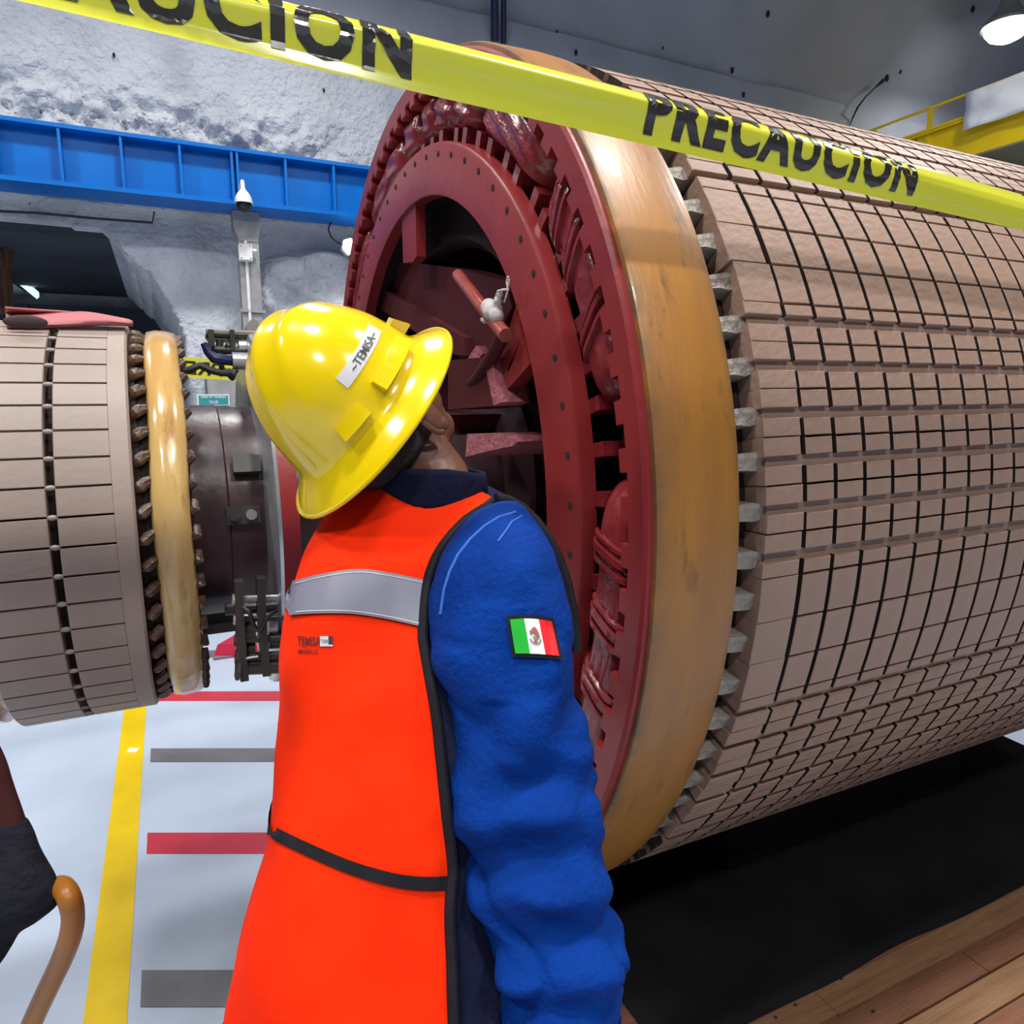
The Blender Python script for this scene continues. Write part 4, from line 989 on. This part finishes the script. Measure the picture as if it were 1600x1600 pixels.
# front armhole trim behind the sleeve
link('front_trim', MB().tube([PX(a, b, c) for a, b, c in [(774, 779, .955), (792, 781, .965), (815, 793, .975), (838, 815, .975), (858, 843, .97), (874, 876, .965), (886, 912, .96), (894, 950, .955), (899, 985, .95), (901, 1020, .945)]], .0075, 10), 'trim', man)
link('front_panel', blobloft([(786, 760, 812, .0), (800, 740, 830, 0), (830, 720, 852, 0), (870, 710, 872, 0), (920, 705, 886, 0), (985, 700, 896, 0), (1050, 690, 890, 0), (1150, 690, 870, 0)], .955, .55, wr=.002), 'navy', man)
# flag patch
FC = [(795, 966), (863, 969), (876, 1027), (804, 1023)]
def flag_pt(u, v, off):
    a = V((*FC[0],)) if False else None
    x = (FC[0][0] * (1 - u) + FC[1][0] * u) * (1 - v) + (FC[3][0] * (1 - u) + FC[2][0] * u) * v
    y = (FC[0][1] * (1 - u) + FC[1][1] * u) * (1 - v) + (FC[3][1] * (1 - u) + FC[2][1] * u) * v
    y -= 3.0 * sin(pi * u) * (1 - v * .6)
    return spt(x, y, off)
def fpatch(u0, u1, v0, v1, m, nm, off, par_):
    rows = [[flag_pt(u0 + (u1 - u0) * i / 8, v0 + (v1 - v0) * j / 8, off) for j in range(9)] for i in range(9)]
    o = link(nm, MB().grid(rows), m, par_, angle=180); return o
fpp = fpatch(-.05, 1.05, -.06, 1.06, 'trim', 'flag_border', .0045, slv)
for a, b, m_ in ((0.02, .345, 'flagg'), (.345, .68, 'flagw'), (.68, .98, 'flagr')): fpatch(a, b, .035, .965, m_, 'flag_stripe', .0060, slv)
def fpoly(pts, m, off=.0070): link('flag_emblem', MB().add([flag_pt(u, v, off) for u, v in pts], [tuple(range(len(pts)))]), m, slv, smooth=False, fix=False)
fpoly([(.44, .36), (.50, .27), (.56, .25), (.60, .32), (.625, .42), (.63, .52), (.58, .55), (.53, .50), (.51, .42), (.48, .42)], 'eagle')
fpoly([(.415, .36), (.46, .33), (.47, .40), (.45, .47), (.43, .44)], 'wreath'); fpoly([(.45, .48), (.53, .53), (.60, .56), (.57, .60), (.49, .57)], 'wreath')
for k in range(9):
    a = pi * (.08 + .84 * k / 8); u, v = .52 - .115 * cos(a), .55 + .15 * sin(a)
    fpoly([(u - .018, v - .015), (u + .012, v - .03), (u + .02, v + .012), (u - .01, v + .03)], 'wreath')
fpoly([(.47, .62), (.51, .59), (.55, .62), (.56, .67), (.49, .67)], 'eagle', .0068)

# head frame (camera-relative axes turned into world)
TW = -CF
Uh = (CR * -.66 + CU * .56 + TW * .50).normalized()
Fh = (CR * .277 + CU * .69 - TW * .667); Fh = (Fh - Uh * Fh.dot(Uh)).normalized()
Sh = Fh.cross(Uh)
HB = PX(558, 630, .985)
HS = .96
def HP(f, s, u): return HB + Fh * f + Sh * s + Uh * u
M3h = Matrix((Fh, Sh, Uh)).transposed()
# head: skull, jaw, nose, ears, neck, joined by a voxel remesh
hm = MB()
hm.ball(HP(-.005, 0, .005), (.098, .078, .105), 24, 16, M3=M3h)
hm.ball(HP(.028, 0, -.075), (.066, .060, .078), 20, 14, M3=M3h)
hm.ball(HP(.055, 0, -.125), (.034, .040, .030), 14, 10, M3=M3h)
for s in (-1, 1):
    hm.ball(HP(.045, s * .042, -.070), (.034, .024, .034), 14, 10, M3=M3h)
    hm.ball(HP(.078, s * .032, -.025), (.018, .020, .012), 10, 8, M3=M3h)      # brow
hm.tube([HP(.092, 0, -.03), HP(.104, 0, -.055), HP(.118, 0, -.078), HP(.100, 0, -.088)], [.010, .012, .015, .012], 10)
hm.ball(HP(.090, 0, -.104), (.012, .024, .007), 10, 8, M3=M3h); hm.ball(HP(.087, 0, -.116), (.012, .021, .007), 10, 8, M3=M3h)
nb = tpt(672, 770, -.05)
hm.tube([HP(-.01, 0, -.06), HP(-.015, .0, -.10), (HP(-.02, 0, -.15) + nb) * .5, nb, nb + V((0, 0, -.08))], [.062, .060, .060, .064, .075], 18)
body = link('body', hm, 'skin', man, angle=180)
md = body.modifiers.new('r', 'REMESH'); md.mode = 'VOXEL'; md.voxel_size = .0042; md.use_smooth_shade = True
ms = body.modifiers.new('s', 'SMOOTH'); ms.factor = .6; ms.iterations = 4
for s in (-1, 1):
    rows = []
    er = MB()
    c = HP(-.008, s * .078, -.068)
    for i in range(17):      # ear rim: helix tube, plus the inner bowl
        pass
    rim_ = []
    for k in range(15):
        a = -0.25 * pi + 1.15 * pi * k / 14
        rim_.append(c + Fh * (-.006 - .019 * sin(a) * 1.0) + Uh * (.002 + .029 * cos(a)) + Sh * s * (.007 + .003 * sin(a)))
    er.tube(rim_, .0040, 8)
    er.ball(c + Sh * s * .004, (.019, .008, .028), 14, 10, M3=M3h)
    er.ball(c + Fh * .004 + Uh * -.022 + Sh * s * .005, (.010, .006, .011), 10, 8, M3=M3h)
    link('ear', er, 'skin', body, angle=180)
    link('eye', MB().ball(HP(.082, s * .031, -.040), (.011, .013, .010), 12, 8, M3=M3h), 'white', body)
# hair below the helmet at nape and temples
hr = MB(); rows = []
for i in range(13):
    u = .02 - .105 * i / 12
    rows.append([HP(-.008 + (.106 - .02 * (i / 12) ** 2) * cos(a), (.087 - .012 * (i / 12) ** 2) * sin(a), u) for a in [R_(85 + 190 * k / 30) for k in range(31)]])
ho = link('hair', hr.grid(rows), 'hair', man, angle=180); ho.modifiers.new('s', 'SOLIDIFY').thickness = .006
# collar
rows = []
for i in range(7):
    t = i / 6
    row = []
    for j in range(41):
        a = 2 * pi * j / 40
        row.append(nb + V((0, 0, -.012 + .052 * t)) + CR * (.078 - .010 * t + .004 * sin(t * pi)) * cos(a) - HH * (.072 - .008 * t) * sin(a) + CR * .010 * t - V((0, 0, .012 * t * max(0, cos(a + .3)))))
    rows.append(row)
cl = link('collar', MB().grid(rows), 'navy', man, angle=180); cl.modifiers.new('s', 'SOLIDIFY').thickness = .005

# hard hat
DA, DS = .1225, .1135
def ridge(f, s, u): return .006 * math.exp(-(s / .014) ** 2) * max(0, min(1, u / .08)) + .004 * (math.exp(-((abs(s) - .042) / .010) ** 2)) * max(0, min(1, (u - .05) / .06))
PROF = [(.176, .0), (.1745, .12), (.170, .25), (.160, .40), (.146, .54), (.126, .68), (.102, .80), (.076, .89), (.050, .945), (.026, .985), (.010, 1.01), (.000, 1.045), (-.008, 1.11), (-.015, 1.19), (-.022, 1.27), (-.029, 1.335)]
def hatpt(az, w, off=0.0, extra=None):
    """az from his right side (S) toward the front (F); w: profile parameter 0..len-1"""
    i = min(int(w), len(PROF) - 2); q = w - i
    keys = [(k, *PROF[k]) for k in range(len(PROF))]
    keys = [(k, (a * .875 if a > 0 else a), b) for k, a, b in keys]
    u, r = crm(keys, w); u2, r2 = crm(keys, min(w + .05, len(PROF) - 1)); u1, r1 = crm(keys, max(w - .05, 0))
    fa, sa = sin(az), cos(az)
    f, s = DA * r * fa, DS * r * sa
    br = max(0, w - 11) / 4.0
    if br > 0:                              # brim: longer at the front and back
        f *= 1 + .03 * br
    u = u + ridge(f, s, u) * (1 if w < 9 else 0)
    nr, nu = -(u2 - u1), (r2 - r1) * .127
    if nr == 0 and nu == 0: nu = 1
    n = V((fa * nr, sa * nr, nu));
    if n.z < 0 and w < 9: n = -n
    n.normalize()
    return HP(f - .004 + n.x * off, s + n.y * off, u + n.z * off)
rows = [[hatpt(2 * pi * j / 96, w * .25) for j in range(96)] for w in range(0, (len(PROF) - 1) * 4 + 1)]
hat = link('hard_hat', MB().grid(rows, True, True, False), 'helmet', man, angle=180)
hs = hat.modifiers.new('s', 'SOLIDIFY'); hs.thickness = .004; hs.offset = -1
# rolled brim edge
link('brim_edge', MB().tube([hatpt(2 * pi * j / 96, len(PROF) - 1) for j in range(97)], .0033, 8), 'helmet', hat)
def hatblock(a0, a1, w0, w1, h0, h1, m, nm, nn=10):
    top = [[hatpt(a0 + (a1 - a0) * i / nn, w0 + (w1 - w0) * j / 3, h0 + (h1 - h0) * j / 3) for j in range(4)] for i in range(nn + 1)]
    bot = [[hatpt(a0 + (a1 - a0) * i / nn, w0 + (w1 - w0) * j / 3, -.002) for j in range(4)] for i in range(nn + 1)]
    rows = [b[:1] + t + b[-1:] for t, b in zip(top, bot)]
    return link(nm, MB().grid(rows, False, True, True), m, hat, smooth=False if m == 'helmet' else True, angle=40)
hatblock(R_(-24), R_(17), 8.5, 9.6, .007, .014, 'helmet', 'accessory_slot')
hatblock(R_(-60), R_(-39), 8.5, 9.7, .006, .013, 'helmet', 'accessory_slot')
hatblock(R_(40), R_(52), 8.3, 9.6, .009, .015, 'helmet', 'accessory_slot')
lb = hatblock(R_(-36), R_(17), 6.95, 7.72, .0012, .0012, 'label', 'name_label', 16)
tv, tf = textmesh('~TEMISA~', 1, .008, thr=.25)
link('lettering', MB().add([hatpt(R_(-25 + 35 * u), 7.56 - .45 * v, .0022) for u, v in tv], tf), 'ink', hat, smooth=False, fix=False)

# left arm (bent forward, hidden), hands, legs, boots
la = [PX(545, 850, 1.06), PX(540, 960, 1.12), PX(560, 1120, 1.16), PX(600, 1170, 1.22), PX(650, 1150, 1.32)]
link('sleeve', MB().tube(smoothpath(la), .055, 18), 'denim', man, angle=180)
def hand(base, d, side, palmn):
    d = V(d).normalized(); n = V(palmn); n = (n - d * n.dot(d)).normalized(); sd = d.cross(n) * side
    h = MB()
    h.tube([base - d * .05, base, base + d * .04, base + d * .085], [.027, .028, .036, .034], 12)
    for k, L in enumerate((.070, .080, .075, .058)):
        o = base + d * .078 + sd * (.027 - .018 * k)
        h.tube([o, o + d * L * .45 + n * .006, o + d * L * .72 + n * .020, o + d * L * .88 + n * .036], [.0095, .009, .0085, .007], 8)
    t0 = base + d * .025 + sd * .028
    h.tube([t0, t0 + sd * .022 + d * .025 + n * .008, t0 + sd * .026 + d * .052 + n * .018], [.012, .0105, .0085], 8)
    o = link('hand', h, 'skin', man, angle=180); m = o.modifiers.new('r', 'REMESH'); m.mode = 'VOXEL'; m.voxel_size = .004; m.use_smooth_shade = True
hand(PX(866, 1640, .745), (-.02, -.03, -1), -1, (-.9, .1, 0))
hand(la[-1] + V((.02, .05, 0)), (.3, .9, .1), 1, (0, 0, -1))
hipc = PX(592, 1690, .80)
lr = MB()
for s in (-1, 1):
    top = hipc + SA * .075 * s
    foot = V((top.x + SA.x * .03 * s, top.y + SA.y * .03 * s, .09))
    lg_ = link('trouser_leg', MB().tube([top + V((0, 0, .06)), top + V((0, 0, -.12)), (top + foot) * .5 + V((0, 0, .02)), foot + V((0, 0, .1)), foot], [.105, .095, .078, .068, .066], 20), 'denim', man, angle=180)
    bt = MB(); fd = (HH * .75 + SA * .66).normalized()
    bt.ball(V((foot.x, foot.y, .055)) + fd * .06, (.05, .13, .055), 16, 10, M3=Matrix((SA, fd, V((0, 0, 1)))).transposed())
    bt.tube([V((foot.x, foot.y, .02)), V((foot.x, foot.y, .14))], .055, 14)
    link('boot', bt, 'boot', man, angle=180)
